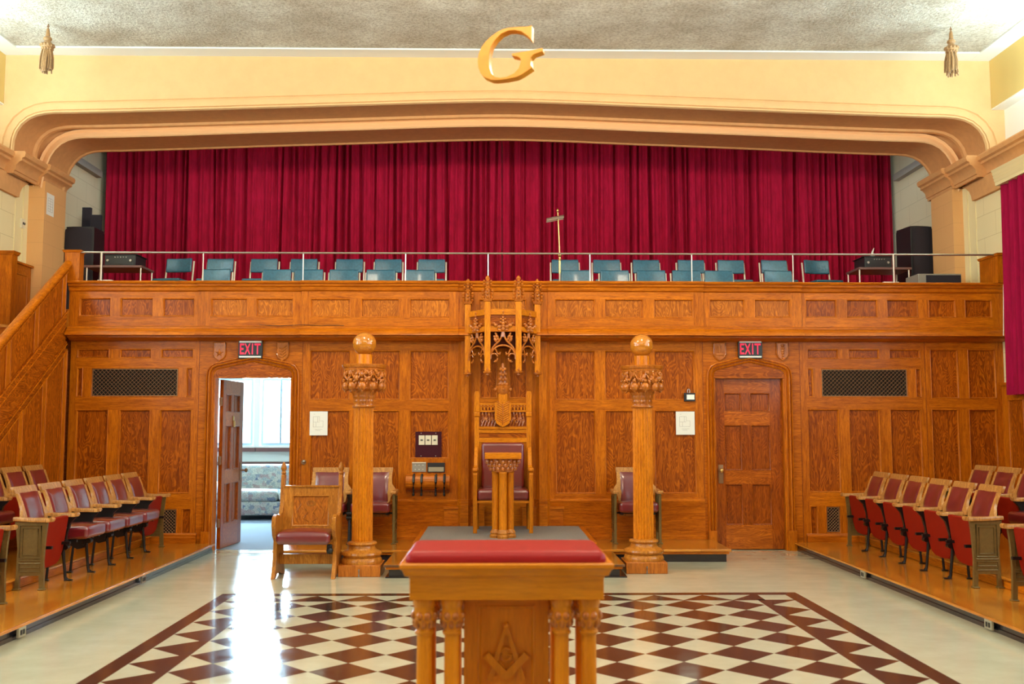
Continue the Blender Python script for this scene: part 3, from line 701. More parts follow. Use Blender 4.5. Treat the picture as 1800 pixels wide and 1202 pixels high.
for px in (113, 67, 20, -30, -90):
    Y = PX(px, 520, XS)[0]
    if Y > yst+.1:
        for q in (-.05, .05): g.tube([(XS-.002, Y+q, zl(Y+q, zs1)), (XS-.002, Y+q, zl(Y+q, ZA-.14))], .006, 'oak_z', 6)
for px in (109, 74, 34, -8, -60):
    Y = PX(px, 800, XS)[0]
    if zl(Y, zs2) > .5:
        for q in (-.05, .05): g.tube([(XS-.002, Y+q, .35), (XS-.002, Y+q, zl(Y+q, zs2-.12))], .006, 'oak_z', 6)
g.build('panelled_side', t, True)
n = 15; run = .25; rise = 2.70/n
for k in range(n):
    y1 = 12.28-run*(n-1-k); zz = rise*(k+1)
    if y1+0 < 8.6: continue
    g = MB(); g.box(XL+.02, XS-.075, y1-run-.02, y1+.02, zz-.035, zz, 'boards_x'); g.box(XL+.02, XS-.075, y1-run, y1-run+.02, zz-rise, zz-.035, 'oak_x'); g.build('step', t, True)
g = MB(); g.box(XL+.01, XS-.07, 12.3, YQ-.005, 2.56, 2.70, 'oak_x'); g.build('landing', t, True)
# left guard panel of the stair head
t = thing('guard_panel', 'tall oak newel and low panelled guard against the left wall at the stair head', 'balustrade', (-6.1, 12.9, 2.7))
y1, z1 = PX(22, 460, -6.14); y2, _ = PX(55, 473, -6.14)
g = MB(); P = [(y1+.06, y2-.08, 2.3, z1-.12)]; relief(g, y1-.02, min(y2, YQ-.02), 1.9, z1, P, lambda u, v, d: (-6.14-d, u, v))
g.box(-6.18, -6.15, y1, y2, 1.9, z1, 'oak_z'); g.box(-6.19, -6.11, y1-.02, y2+.01, z1, z1+.025, 'oak_y'); g.build('panel', t, True)
xn0, xn1 = XP(-12, y1-.15, 500), XP(20, y1-.15, 500); zc = PY(10, 447, y1-.15)[1]
g = MB(); g.box(xn0, xn1, y1-.15, y1-.02, 1.9, zc, 'oak_z'); g.build('post', t, True)
g = MB(); g.taper(xn0-.04, xn1+.03, y1-.18, y1+.01, zc, zc+.045, .02, 'oak_x'); g.build('cap', t, True)

# ================================================================== PLATFORMS AND DAIS
def platform(name, lab, XE, s, tier):
    XW = XS if s < 0 else XR-.04
    t = thing(name, lab, 'platform', ((XE+XW)/2, 9, 0)); y1 = YW-.05
    g = MB(); a, b = sorted((XE, XW)); g.box(a+(0.02 if s > 0 else 0), b-(0.02 if s < 0 else 0), -5, y1, .012, .075, 'base_black')
    x = sorted((XE+s*.01, XE+s*.05)); g.box(x[0], x[1], -5, y1, 0, .03, 'base_black'); g.build('base', t, True)
    g = MB(); a2, b2 = sorted((XE-s*.018, XW)); g.box(a2, b2, -5, y1, .075, .10, 'boards_y'); g.build('lower_deck', t, True, bev=.006)
    g = MB(); a, b = sorted((tier, XW)); g.box(a, b, -5, y1-.0, .10, .175, 'oak_y'); a, b = sorted((tier-s*.02, XW)); g.box(a, b, -5, y1, .175, .20, 'boards_y'); g.build('upper_deck', t, True, bev=.005)
platform('seating_platform', 'two-tier polished oak platform with black base under the left seats', -3.44, -1, -4.20)
platform('seating_platform', 'two-tier polished oak platform with black base under the right seats', 3.56, 1, 4.33)
for s, px, pyy in ((-1, 38, 1110), (-1, 252, 1019), (1, 1517, 1009), (1, 1738, 1096)):
    xx = -3.425 if s < 0 else 3.545; Y, zz = PX(px, pyy, xx)
    t = thing('socket_outlet', {38: 'small tan outlet on the left platform base nearest the camera', 252: 'chrome outlet halfway along the left platform base', 1517: 'small tan outlet at the far end of the right platform base', 1738: 'tan outlet on the right platform base nearest the camera'}[px], 'outlet', (xx, Y, .045))
    g = MB(); x = sorted((xx+.01*s, xx-s*.006)); g.box(x[0], x[1], Y-.055, Y+.055, .012, .078, 'chrome' if px == 252 else 'outlet_tan'); g.build('plate', t, True)
    for q in (-.02, .02): g = MB(); x = sorted((xx-s*.006, xx-s*.010)); g.box(x[0], x[1], Y+q-.012, Y+q+.012, .028, .062, 'black'); g.build('socket', t, True)
t = thing('dais', 'stepped oak dais with grey carpeted top in front of the throne', 'platform', (0, 11.3, 0))
x0, x1 = -2.50, 2.52; yf = 11.30; fx0, fx1, fy = -1.18, 1.215, 10.16
g = MB(); g.box(x0+.03, x1-.03, yf+.02, YW-.05, 0, .085, 'base_black'); g.box(fx0+.05, fx1-.05, fy+.04, yf+.05, 0, .08, 'base_black'); g.box(fx0+.02, fx1+.02, fy+.0, yf, 0, .012, 'base_black'); g.build('base', t, True)
g = MB(); g.box(x0, x1, yf, YW-.047, .085, .115, 'oak_x'); g.box(x0-.02, x1+.02, yf-.02, YW-.047, .115, .14, 'boards_x'); g.build('step', t, True, bev=.004)
g = MB(); g.box(fx0+.02, fx1-.02, fy+.02, yf, .08, .105, 'oak_x'); g.box(fx0, fx1, fy, yf, .105, .13, 'boards_x'); g.build('front_step', t, True, bev=.004)
g = MB(); ux0, ux1, uy = -.93, .98, 10.62; g.box(ux0+.015, ux1-.015, uy+.015, YW-.05, .14, .275, 'oak_x'); g.box(ux0, ux1, uy, YW-.05, .275, .30, 'oak_x'); g.build('top_step', t, True, bev=.004)
g = MB(); g.box(ux0+.06, ux1-.06, uy+.05, YW-.13, .30, .308, 'carpet'); g.build('carpet', t, True)
# ================================================================== ALTAR
AX = -.027; ya0, ya1 = 4.42, 4.95
t = thing('altar', 'oak altar table with red padded top and paired columns in the foreground', 'altar', (AX, 4.7, 0))
g = MB()   # cushion, softly rounded
g.rbox(AX-.440, AX+.432, ya0, ya1-.04, .878, .952, .036, 'leather_red', n=6, puff=.008); g.build('padded_top', t, True)
g = MB(); w = .456
pr = [(0, .905), (w, .905), (w+.006, .898), (w+.006, .885), (w-.006, .872), (w-.015, .850), (w-.03, .845), (w-.035, .835), (w-.035, .745), (0, .745)]
rows = []
for d, z in pr[1:-1]:
    e = d-w; rows.append([(AX-d, ya0-.01-e, z), (AX+d, ya0-.01-e, z), (AX+d, ya1+e, z), (AX-d, ya1+e, z)])
g.loft(rows, 'altar_x', closed=True); g.quad(*rows[0], 'altar_x'); g.quad(*rows[-1], 'altar_x'); g.build('table_top', t, True, bev=.004)
cw = .36
def acol(x, y, nm='column'):
    g = MB(); r = .034
    P = [(.052, 0), (.052, .05), (.058, .055), (.058, .075), (.048, .085), (.052, .10), (.040, .115), (r+.004, .12), (r, .13), (r-.002, .585), (r+.006, .592), (r+.008, .602), (r+.001, .608), (.036, .62), (.050, .655), (.052, .675), (.044, .70), (.046, .712), (.050, .72), (.050, .745)]
    g.lathe(P, 'altar_z', c=(x, y, 0), n=28)
    for k in range(8):
        a = 2*PI*(k+.5)/8; g.ball((x+.046*math.cos(a), y+.046*math.sin(a), .672), .017, 'carved', (1, 1, 1.1), 10)
        a = 2*PI*k/8; g.ball((x+.040*math.cos(a), y+.040*math.sin(a), .640), .014, 'carved', (1, 1, 1.7), 8)
    g.build(nm, t, True)
for xx in (-cw+.0, -cw+.12, cw-.12, cw):
    acol(AX+xx, ya0+.09); acol(AX+xx, ya1-.09)
g = MB(); bx = .19; yf_ = ya0+.21
relief(g, AX-bx, AX+bx, .04, .745, [(AX-bx+.06, AX+bx-.06, .12, .69)], lambda u, v, d: (u, yf_+d, v), fr=('altar_z', 'altar_x'), pm='altar_z', dep=.012)
g.box(AX-bx, AX+bx, yf_+.02, ya1-.12, .04, .744, 'altar_z'); g.build('front_panel', t, True)
g = MB(); g.box(AX-.43, AX+.43, ya0+.02, ya1-.02, 0, .045, 'altar_x'); g.build('plinth', t, True, bev=.004)
# carved square and compasses with the letter between
g = MB(); ex, ez, ey = AX-.0, .60, yf_+.012
def bar(a, b, w0, w1, y0, y1):
    a = Vector(a); b = Vector(b); d = (b-a).normalized(); nn = Vector((-d.y, d.x))
    g.prism([tuple(a+nn*w0), tuple(b+nn*w1), tuple(b-nn*w1), tuple(a-nn*w0)], y0, y1, 'y', 'altar_z')
bar((ex, ez+.0), (ex-.075, ez-.24), .008, .013, ey-.020, ey); bar((ex, ez+.0), (ex+.075, ez-.24), .008, .013, ey-.0205, ey)
g.ball((ex, ey-.012, ez), .014, 'altar_z', (1, .8, 1))
bar((ex-.092, ez-.125), (ex+.006, ez-.225), .017, .017, ey-.026, ey); bar((ex+.092, ez-.125), (ex-.006, ez-.225), .017, .017, ey-.0265, ey)
pts = [(ex+.024*math.cos(q), ey-.008, ez-.125+.028*math.sin(q)) for q in [math.radians(k) for k in range(50, 345, 15)]]
g.tube(pts, .006, 'altar_z', 8); g.tube([(ex+.026, ey-.008, ez-.13), (ex+.006, ey-.008, ez-.13)], .005, 'altar_z'); g.tube([(ex+.024, ey-.008, ez-.13), (ex+.024, ey-.008, ez-.15)], .005, 'altar_z'); g.build('carved_emblem', t, True)

# ================================================================== LETTER G AND TASSELS
Gp = [(938.8,48.9),(930.2,50.3),(919.7,49.5),(907.9,49.0),(897.4,48.9),(886.9,50.6),(876.3,54.8),(865.8,61.4),(855.3,70.6),(847.4,81.1),(842.4,92.9),(840.6,106.1),(841.5,117.9),(845.5,128.4),(852.7,137.0),(865.8,143.5),(873.7,144.8),(892.1,144.6),(911.8,142.2),(921.0,138.3),(940.1,127.1),(936.8,121.8),(936.8,108.7),(942.1,103.4),(957.8,98.8),(957.8,92.3),(930.2,95.5),(902.6,97.5),(903.3,102.1),(913.2,104.8),(918.1,108.0),(918.7,115.3),(915.1,125.8),(906.6,134.3),(893.4,139.6),(881.6,140.2),(872.4,137.9),(865.8,131.0),(862.5,120.5),(861.6,107.4),(862.5,94.2),(865.8,81.1),(873.7,69.3),(884.2,59.4),(897.4,54.8),(907.9,55.2),(919.7,58.7),(930.2,67.3),(938.1,76.5),(938.4,62.7)]
Gc = PY(897, 98, 5.5); t = thing('letter_g', 'large golden wooden letter G hanging below the ceiling', 'letter', (Gc[0], 5.5, Gc[1]), rotz=math.radians(-15))
k = 5.5/FPX*1.0; g = MB(); g.prism([((x-898)*k*1.03, (98-y)*k) for x, y in Gp], -.03, .03, 'y', 'gold'); g.build('letter_body', t, bev=.003)
for dx in (-.07, .08): g = MB(); g.tube([(dx, 0, .14), (dx, 0, ZC-Gc[1])], .0004, 'chrome', 4); g.build('hanging_wire', t)
for n, (px, py, lab) in enumerate(((85, 42, 'brown rope tassel hanging from the ceiling at the left corner'), (1671, 47, 'brown rope tassel hanging from the ceiling at the right corner'))):
    x, y = PZ(px, py, ZC-.002); t = thing('tassel', lab, 'tassel', (x, y, ZC-.002), group=None)
    g = MB(); g.tube([(0, 0, 0), (0, 0, -.06)], .006, 'bronze'); g.tube([(.012*math.cos(q), 0, -.03+.012*math.sin(q)) for q in [i*PI/4 for i in range(9)]], .004, 'bronze'); g.build('hook', t)
    g = MB(); g.lathe([(.008, -.05), (.018, -.07), (.022, -.11), (.028, -.15), (.022, -.155), (.046, -.17), (.05, -.19), (.036, -.21), (.040, -.22), (.066, -.25), (.075, -.28), (.058, -.305)], 'rope', n=20)
    for k in range(12):
        a = 2*PI*k/12; g.ball((.068*math.cos(a), .068*math.sin(a), -.265), .02, 'rope', n=8); g.ball((.055*math.cos(a), .055*math.sin(a), -.305), .017, 'rope', n=8)
    g.build('knot', t)
    g = MB()
    for k in range(46):
        a = R.uniform(0, 2*PI); r0 = R.uniform(.02, .055); r1 = R.uniform(.04, .085); L = -.565-R.uniform(-.03, .03)
        g.tube([(r0*math.cos(a), r0*math.sin(a), -.30), (r1*.95*math.cos(a+.1), r1*.95*math.sin(a+.1), -.42), (r1*math.cos(a), r1*math.sin(a), L)], .009, 'rope', 5)
    g.build('skirt', t)

# ================================================================== GLOBE PILLARS
def pillar(x, y, lab):
    t = thing('globe_pillar', lab, 'pillar', (x, y, 0), group=None)
    g = MB(); g.box(-.212, .212, -.212, .212, 0, .115, 'carved'); g.build('plinth', t, bev=.006)
    g = MB(); g.tube([(0, -.213, .01), (0, -.222, .01), (0, -.222, .07), (0, -.213, .07)], .008, 'chrome'); g.build('bolt', t)
    g = MB(); g.lathe([(.205, .115), (.208, .13), (.200, .16), (.188, .175), (.18, .18), (.196, .19), (.205, .205), (.200, .225), (.185, .235), (.15, .25), (.135, .27), (.132, .29), (.145, .297), (.152, .31), (.145, .325), (.12, .33), (.108, .335)], 'chairwood', n=48); g.build('base', t)
    g = MB(); N = 22
    def fl(a, z): return 1-.12*(1-abs(2*((a*N/(2*PI)) % 1)-1)**2.2)
    g.lathe([(.106, .335), (.106, .36), (.101, 1.68), (.101, 1.69)], 'honey_z', n=N*6, fn=fl); g.build('shaft', t, sharp=60)
    g = MB(); g.lathe([(.100, 1.685), (.112, 1.69), (.118, 1.70), (.112, 1.712), (.10, 1.716)], 'carved', n=36)
    def fx(a, z): return 1+.075*math.sin(10*a+z*70)*math.sin(10*a-z*70)
    g.lathe([(.098, 1.715)]+[(.100+.022*(q/10)**2, 1.725+.0125*q) for q in range(11)]+[(.15, 1.865), (.185, 1.88), (.186, 1.92), (.18, 1.97), (.188, 2.02), (.20, 2.06), (.195, 2.07)], 'carved', n=84, fn=fx)
    for k in range(11):   # hanging fruit and leaves round the bell
        a = 2*PI*(k+.3)/11; ca, sa = math.cos(a), math.sin(a)
        g.ball((.188*ca, .188*sa, 1.905), .044, 'carved', (1, 1, 1.12), 14); g.ball((.196*ca, .196*sa, 1.855), .012, 'carved', n=8)
        rm = Matrix.Rotation(a, 3, 'Z')
        for q in range(5):
            b = a+.12*(q-2); zz = 1.985+.02*(2-abs(q-2)); g.ball((.205*math.cos(b), .205*math.sin(b), zz), .03, 'carved', (.45, .35, 1.25), 8, rm @ Matrix.Rotation((q-2)*.5, 3, 'X'))
        g.ball((.212*ca, .212*sa, 1.965), .018, 'carved', n=8)
        b = a+PI/11
        for q in range(3): g.ball((.195*math.cos(b+.05*(q-1)), .195*math.sin(b+.05*(q-1)), 1.93+.035*q), .020, 'carved', (.6, .6, 1.4), 8, rm)
        for q in range(6):
            c_ = a+R.uniform(0, 2*PI/11); g.ball((R.uniform(.196, .212)*math.cos(c_), .205*math.sin(c_), R.uniform(1.95, 2.05)), R.uniform(.016, .026), 'carved', (.7, .7, 1.5), 8, Matrix.Rotation(c_, 3, 'Z') @ Matrix.Rotation(R.uniform(-.9, .9), 3, 'X'))
    g.build('carved_capital', t)
    g = MB(); g.lathe([(.19, 2.05), (.205, 2.06), (.212, 2.075), (.205, 2.085), (.215, 2.09), (.225, 2.11), (.228, 2.125), (.215, 2.13), (.09, 2.132)], 'carved', n=48); g.build('abacus', t)
    g = MB(); g.lathe([(.080, 2.13), (.080, 2.235)], 'honey_z', n=40); g.build('globe_stand', t)
    g = MB(); n = 48; r = .121; P = [(.055, 2.235)]+[(r*math.sin(math.radians(q)), 2.345-r*math.cos(math.radians(q))) for q in range(28, 179, 6)]+[(.001, 2.345+r)]
    g.lathe(P, 'gold_wood', n=n); g.build('globe', t)
    return t
wood('gold_wood', (.46, .15, .010), (.64, .23, .018), 'x', 0, .12, 1.0)
xl = PY(637, 1000, 10.5)[0]; xr = PY(1135, 1000, 10.5)[0]
pillar(xl, 10.45, 'tall fluted oak pillar with a globe on top left of the throne')
pillar(xr, 10.62, 'tall fluted oak pillar with a globe on top right of the throne')

# ================================================================== PEDESTAL
px0 = PY(884, 900, 10.95)[0]; t = thing('pedestal', 'small carved oak pedestal of clustered columns standing before the throne', 'pedestal', (px0, 10.95, .308))
g = MB()
for dx, dy in ((-.075, .02), (.075, .02), (0, -.055), (0, .08)): g.lathe([(.066, 0), (.068, .025), (.060, .035), (.060, .05), (.064, .055), (.052, .075), (.048, .085), (.044, .09)], 'chairwood', c=(dx, dy, 0), n=24)
g.build('base', t)
for dx, dy in ((-.075, .02), (.075, .02), (0, -.055), (0, .08)): g = MB(); g.lathe([(.043, .085), (.042, .68), (.048, .69), (.043, .70)], 'honey_z', c=(dx, dy, 0), n=24); g.build('column', t)
g = MB(); g.lathe([(.09, .695), (.12, .70), (.125, .72), (.16, .77), (.165, .83), (.17, .84)], 'carved', n=40, squash=.7)
for k in range(16):
    a = 2*PI*k/16
    for q in range(3): g.ball(((.135+.018*q)*math.cos(a+.15*(q % 2)), (.100+.012*q)*math.sin(a+.15*(q % 2)), .735+.036*q), .021, 'carved', (.9, .9, 1.2), 8)
g.build('carved_capital', t)
g = MB(); g.box(-.195, .195, -.16, .16, .842, .905, 'honey_x'); g.build('top_slab', t, bev=.004)

# ================================================================== THRONE
tx = PY(884, 800, 11.75)[0]; ty = 11.6
t = thing('throne', 'tall carved oak throne with maroon cushions at the centre of the dais', 'throne', (tx, ty, .308))
def off(o): return o
for s in (-1, 1):
    g = MB(); x = s*.305
    g.box(x-.028, x+.028, .30, .36, 0, 1.48, 'honey_z'); g.rbox(x-.036, x+.036, .285, .37, 1.30, 1.36, .012, 'honey_z', n=3)
    g.prism([(x-.036, 1.36), (x+.036, 1.36), (x+.030, 1.50), (x+.034, 1.56), (x+.02, 1.60), (x-.02, 1.60), (x-.034, 1.56), (x-.030, 1.50)], .29, .365, 'y', 'honey_z'); g.build('back_post', t, bev=.004)
    g = MB(); x0, x1 = sorted((s*.29, s*.335))   # shaped arm side
    P = [(-.22, 0), (-.15, 0), (-.15, .30), (.30, .30), (.30, .95), (.22, .86), (.15, .74), (.02, .70), (-.12, .715), (-.20, .70), (-.235, .65), (-.22, .60)]
    g.prism(P, x0, x1, 'x', 'honey_z'); g.rbox(min(s*.28, s*.345), max(s*.28, s*.345), -.245, .06, .68, .725, .02, 'honey_z', n=3); g.build('arm', t, bev=.005)
    g = MB(); g.box(x0, x1, .24, .30, 0, .30, 'honey_z'); g.build('rear_leg', t)
g = MB()
g.box(-.28, .28, .315, .345, .35, 1.06, 'honey_z'); g.box(-.28, .28, .30, .35, 1.00, 1.055, 'honey_x'); g.box(-.28, .28, .30, .35, 1.11, 1.16, 'honey_x'); g.box(-.28, .28, .305, .35, 1.055, 1.11, 'oakp_x'); g.box(-.28, .28, .285, .35, 1.155, 1.185, 'honey_x')
g.box(-.28, .28, .32, .345, 1.185, 1.41, 'darkoak'); g.box(-.28, .28, .30, .35, 1.355, 1.375, 'honey_x'); g.box(-.28, .28, .30, .35, 1.44, 1.455, 'honey_x')
g.build('back_board', t, bev=.003)
for s in (-1, 1):
    g = MB()
    for k in range(14):
        x = -.255+.0392*k
        if abs(x) < .075 or x*s < 0: continue
        g.box(x-.010, x+.010, .30, .345, 1.378, 1.438, 'honey_z'); g.ball((x, .305, 1.425), .013, 'carved', n=8)
    for k in range(5):
        x = s*(.09+.037*k)
        g.tube([(x+.018*math.cos(q)*(1-q/16), .312, 1.245+.03*(k % 2)+.022*math.sin(q)) for q in [i*.6 for i in range(13)]], .0055, 'carved', 6)
        g.tube([(x-.01, .315, 1.19), (x+.012, .312, 1.26), (x-.006, .315, 1.38)], .006, 'carved', 6); g.ball((x, .312, 1.325-.05*(k % 2)), .012, 'carved', (1, .6, 1.5), 8)
    g.build('carved_frieze', t)
g = MB(); g.box(-.30, .30, -.20, .32, .33, .36, 'honey_x'); g.build('seat_frame', t, bev=.005)
g = MB(); g.rbox(-.295, .295, -.215, .25, .36, .485, .04, 'leather', n=5, puff=.012); g.build('seat_cushion', t)
g = MB(); g.rbox(-.25, .25, .20, .30, .47, 1.0, .035, 'leather', n=5, fn=lambda x, y, z: (x, y+.05*(z-.47), z)); g.build('back_cushion', t)
g = MB()   # shield with herringbone carving, on a crocketed stem
def shield(g, cx, y, zc, w, h, th, mat='honey_z', rim='honey_z'):
    P = [(cx-w, zc+h*.46), (cx-w*.55, zc+h*.46), (cx-w*.4, zc+h*.52), (cx+w*.4, zc+h*.52), (cx+w*.55, zc+h*.46), (cx+w, zc+h*.46), (cx+w*.93, zc+h*.2), (cx+w*.97, zc-h*.2), (cx+w*.75, zc-h*.38), (cx+w*.3, zc-h*.48), (cx, zc-h*.52), (cx-w*.3, zc-h*.48), (cx-w*.75, zc-h*.38), (cx-w*.97, zc-h*.2), (cx-w*.93, zc+h*.2)]
    g.prism(P, y-th, y, 'y', mat)
shield(g, 0, .285, 1.33, .098, .29, .035)
for k in range(9):
    z = 1.225+.026*k
    for s in (-1, 1): g.tube([(0, .247, z), (s*.072, .247, z+.045)], .005, 'carved', 6)
g.tube([(0, .246, 1.20), (0, .246, 1.45)], .005, 'carved', 6)
g.build('carved_shield', t, bev=.003)
g = MB(); g.box(-.05, .05, .25, .33, 1.48, 1.57, 'honey_z'); g.lathe([(.055, 1.56), (.085, 1.60), (.09, 1.66), (.05, 1.68), (.045, 1.70), (.035, 1.78), (.04, 1.80), (.02, 1.88), (.012, 1.93)], 'carved', c=(0, .28, 0), n=16, squash=.6)
for k in range(5):
    for s in (-1, 1): g.ball((s*(.09-.0*k if k == 0 else .048-.006*k), .25, 1.62+.06*k), .02, 'carved', (1, .8, 1), 8)
    g.ball((0, .235, 1.62+.055*k), .018, 'carved', n=8)
g.build('finial', t)

plain('vault_shade', (.075, .014, .006), .7, spec=.1)  # near-black brown with the canopy's inner shade put into the colour
# ================================================================== CANOPY
yo_, yf2 = YW-.20, YW-.52
cx = [XP(822.5, yo_, 560), XP(857, yf2, 560), XP(911.5, yf2, 560), XP(944.5, yo_, 560)]; mid = (cx[0]+cx[3])/2
cy = [yo_, yf2, yf2, yo_]
t = thing('canopy', 'carved gothic oak canopy with four crocketed pinnacles above the throne', 'canopy', (mid, YW-.15, 2.0))
zb = [ZP(655, yo_), ZP(652, yf2), ZP(652, yf2), ZP(655, yo_)]; zt_ = [ZP(535, yo_), ZP(530, yf2), ZP(530, yf2), ZP(535, yo_)]; zp = [ZP(490, yo_), ZP(484, yf2), ZP(484, yf2), ZP(490, yo_)]
for x, y, a, b, c in zip(cx, cy, zb, zt_, zp):
    w = .035
    g = MB(); g.box(x-w, x+w, y-w, y+w, a, b, 'honey_z'); po = g.build('post', t, True, bev=.004)
    g = MB(); h = c-b
    g.taper(x-w*1.6, x+w*1.6, y-w*1.6, y+w*1.6, b-.0, b+.03, .012, 'carved')
    g.lathe([(w*1.25, .03), (w*.95, .06), (w*.85, h*.45), (w*1.25, h*.5), (w*.9, h*.54), (w*.55, h*.60), (w*.42, h*.80), (w*.75, h*.86), (w*.8, h*.9), (w*.45, h*.96), (.003, h)], 'carved', c=(x, y, b), n=8)
    for lv in (.16, .30, .42, .66, .78):
        for q in range(4):
            an = q*PI/2+PI/4*0; rr = (w*1.5 if lv < .5 else w*1.15)
            g.ball((x+rr*math.cos(an), y+rr*math.sin(an), b+h*lv), .021 if lv < .5 else .017, 'carved', n=8)
            g.tube([(x+w*.6*math.cos(an), y+w*.6*math.sin(an), b+h*lv-.02), (x+rr*math.cos(an), y+rr*math.sin(an), b+h*lv)], .007, 'carved', 5)
    g.build('pinnacle', po, True)
    g = MB(); g.lathe([(.003, -.05), (.018, -.045), (.016, -.03), (.05, -.022), (.055, -.005), (.038, .004), (.044, .015), (.036, .03), (.036, .04)], 'carved', c=(x, y, a), n=8); g.build('pendant', po, True)
zf = [ZP(543, yf2), ZP(553, yf2), ZP(573, yf2), ZP(583, yf2)]
za_, zpk, zfin = ZP(622, yf2), ZP(597, yf2), ZP(549, yf2)
for i in range(3):
    A = Vector((cx[i], cy[i])); B = Vector((cx[i+1], cy[i+1])); D = B-A; L = D.length; D.normalize(); N = Vector((D.y, -D.x))  # towards the viewer
    dz = 0
    def F(u, v, d): p = A+D*u+N*(-d); return (p.x, p.y, v)
    g = MB()
    def fb(u0, u1, z0, z1, d0, d1, mat):
        v = [F(u, z, d) for u in (u0, u1) for d in (d0, d1) for z in (z0, z1)]
        g.add(v, [(0,1,3,2),(4,6,7,5),(0,4,5,1),(2,3,7,6),(0,2,6,4),(1,5,7,3)], mat)
    e = .035
    fb(e, L-e, zf[1], zf[0], -.012, .03, 'honey_x'); fb(e, L-e, zf[2], zf[1], .004, .03, 'oakp_x'); fb(e, L-e, zf[3]+.012, zf[2], -.012, .03, 'honey_x'); fb(e, L-e, zf[3], zf[3]+.012, -.03, .03, 'oak_x')
    g.build('frieze', t, True)
    g = MB(); m = L/2; W = m-e
    def T(pts, r): g.tube([F(u, z, -.004) for u, z in pts], r, 'carved', 8)
    og = []
    for s in (-1, 1):
        T([(m+s*W, za_-.03), (m+s*W*.97, za_+.02), (m+s*W*.82, za_+.075), (m+s*W*.55, za_+.12), (m+s*W*.30, za_+.155), (m+s*W*.12, za_+.20), (m+s*.010, zf[3]-.0)], .012)
        T([(m+s*W, za_-.06), (m+s*W*.97, za_+.0), (m+s*W*.80, za_+.05), (m+s*W*.5, za_+.085), (m+s*W*.2, za_+.10), (m, za_+.102)], .011)
        # cusps
        T([(m+s*W*.93, za_-.03)]+[(m+s*(W*.72+.045*math.cos(q)), za_-.045+.05*math.sin(q)) for q in [math.radians(v) for v in range(20, 300, 28)]], [.011]*8+[.013]*4 if False else .0095)
        T([(m+s*W*.62, za_+.06), (m+s*W*.42, za_+.0), (m+s*W*.30, za_-.005), (m+s*W*.20, za_+.022)], .009)
        g.ball(F(m+s*W*.28, za_+.0, -.006), .016, 'carved', n=8); g.ball(F(m+s*W*.60, za_-.085, -.006), .015, 'carved', n=8)
        # crocket leaves climbing the ogee
        for (u, z, r) in ((.60, .165, .024), (.48, .205, .022), (.66, .20, .018), (.40, .175, .016), (.56, .235, .016)): g.ball(F(m+s*W*u, za_+z, -.012), r, 'carved', (.8, .5, 1.3), 8, Matrix.Rotation(s*.6, 3, 'Y'))
    T([(m, zf[3]-.06), (m, zf[2])], .020)
    for k in range(7): g.ball(F(m, zf[3]+.03+.034*k, -.03), .026-.0022*k, 'carved', (1, .7, .9), 8)
    for s in (-1, 1):
        for k, (u, z, r) in enumerate(((.045, .055, .026), (.085, .075, .024), (.11, .095, .018), (.04, .02, .02), (.028, .11, .016), (.024, .15, .014))): g.ball(F(m+s*min(u, W*.85), zf[3]+z, -.028), r, 'carved', (1.1, .6, .8), 8)
    g.build('tracery', t, True)
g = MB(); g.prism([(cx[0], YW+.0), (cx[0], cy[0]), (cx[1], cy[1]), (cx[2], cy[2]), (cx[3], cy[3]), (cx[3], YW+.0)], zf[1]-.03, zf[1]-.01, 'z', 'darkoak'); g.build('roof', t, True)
g = MB(); e = .05; g.prism([(cx[0]+e, YW-.01), (cx[0]+e, cy[0]+.03), (cx[1]+.02, cy[1]+.12), (cx[2]-.02, cy[2]+.12), (cx[3]-e, cy[3]+.03), (cx[3]-e, YW-.01)], ZP(606, yf2), zf[1]-.031, 'z', 'vault_shade'); g.build('vault_shade', t, True)  # added dark fill standing in for the unlit space under the roof


# ================================================================== WOODEN CHAIR, LEFT
t = thing('wooden_armchair', 'carved oak armchair with maroon seat on the floor left of the pillar', 'chair', (PY(542, 1000, 10.4)[0], 10.33, 0))
for s in (-1, 1):
    x0, x1 = sorted((s*.275, s*.315))
    g = MB(); P = [(-.24, 0), (-.16, 0), (-.10, .035), (.02, .04), (.14, .0), (.27, 0), (.21, .10), (.19, .30), (.22, .62), (.26, 1.0), (.185, 1.0), (.15, .72), (.10, .62), (-.02, .60), (-.14, .625), (-.22, .60), (-.24, .52), (-.20, .42), (-.13, .36), (-.15, .18), (-.19, .08)]
    g.prism(P, x0, x1, 'x', 'chairwood'); g.build('side', t, bev=.005)
    g = MB(); xc_ = s*.295; g.lathe([(.022, .98), (.026, 1.0), (.018, 1.02), (.027, 1.035), (.018, 1.055), (.030, 1.08), (.024, 1.11), (.012, 1.14), (.004, 1.15)], 'chairwood', c=(xc_, .215, -.02), n=12); g.build('finial', t)
g = MB()
def mb_(u, v, d): return (u, .115+d+(v-.42)*.12, v)
relief(g, -.275, .275, .40, .875, [(-.19, .19, .48, .79)], mb_, fr=('chairwood', 'chairwood'), pm='oakfig_z', dep=.012)
g.loft([[mb_(-.275, .40, .0), mb_(.275, .40, .0), mb_(.275, .875, .0), mb_(-.275, .875, .0)], [mb_(-.275, .40, .035), mb_(.275, .40, .035), mb_(.275, .875, .035), mb_(-.275, .875, .035)]], 'chairwood', closed=True)
g.quad(mb_(-.275, .40, .035), mb_(.275, .40, .035), mb_(.275, .875, .035), mb_(-.275, .875, .035), 'chairwood')
q = mb_(0, .875, 0)[1]; g.box(-.285, .285, q-.012, q+.05, .875, .89, 'chairwood')
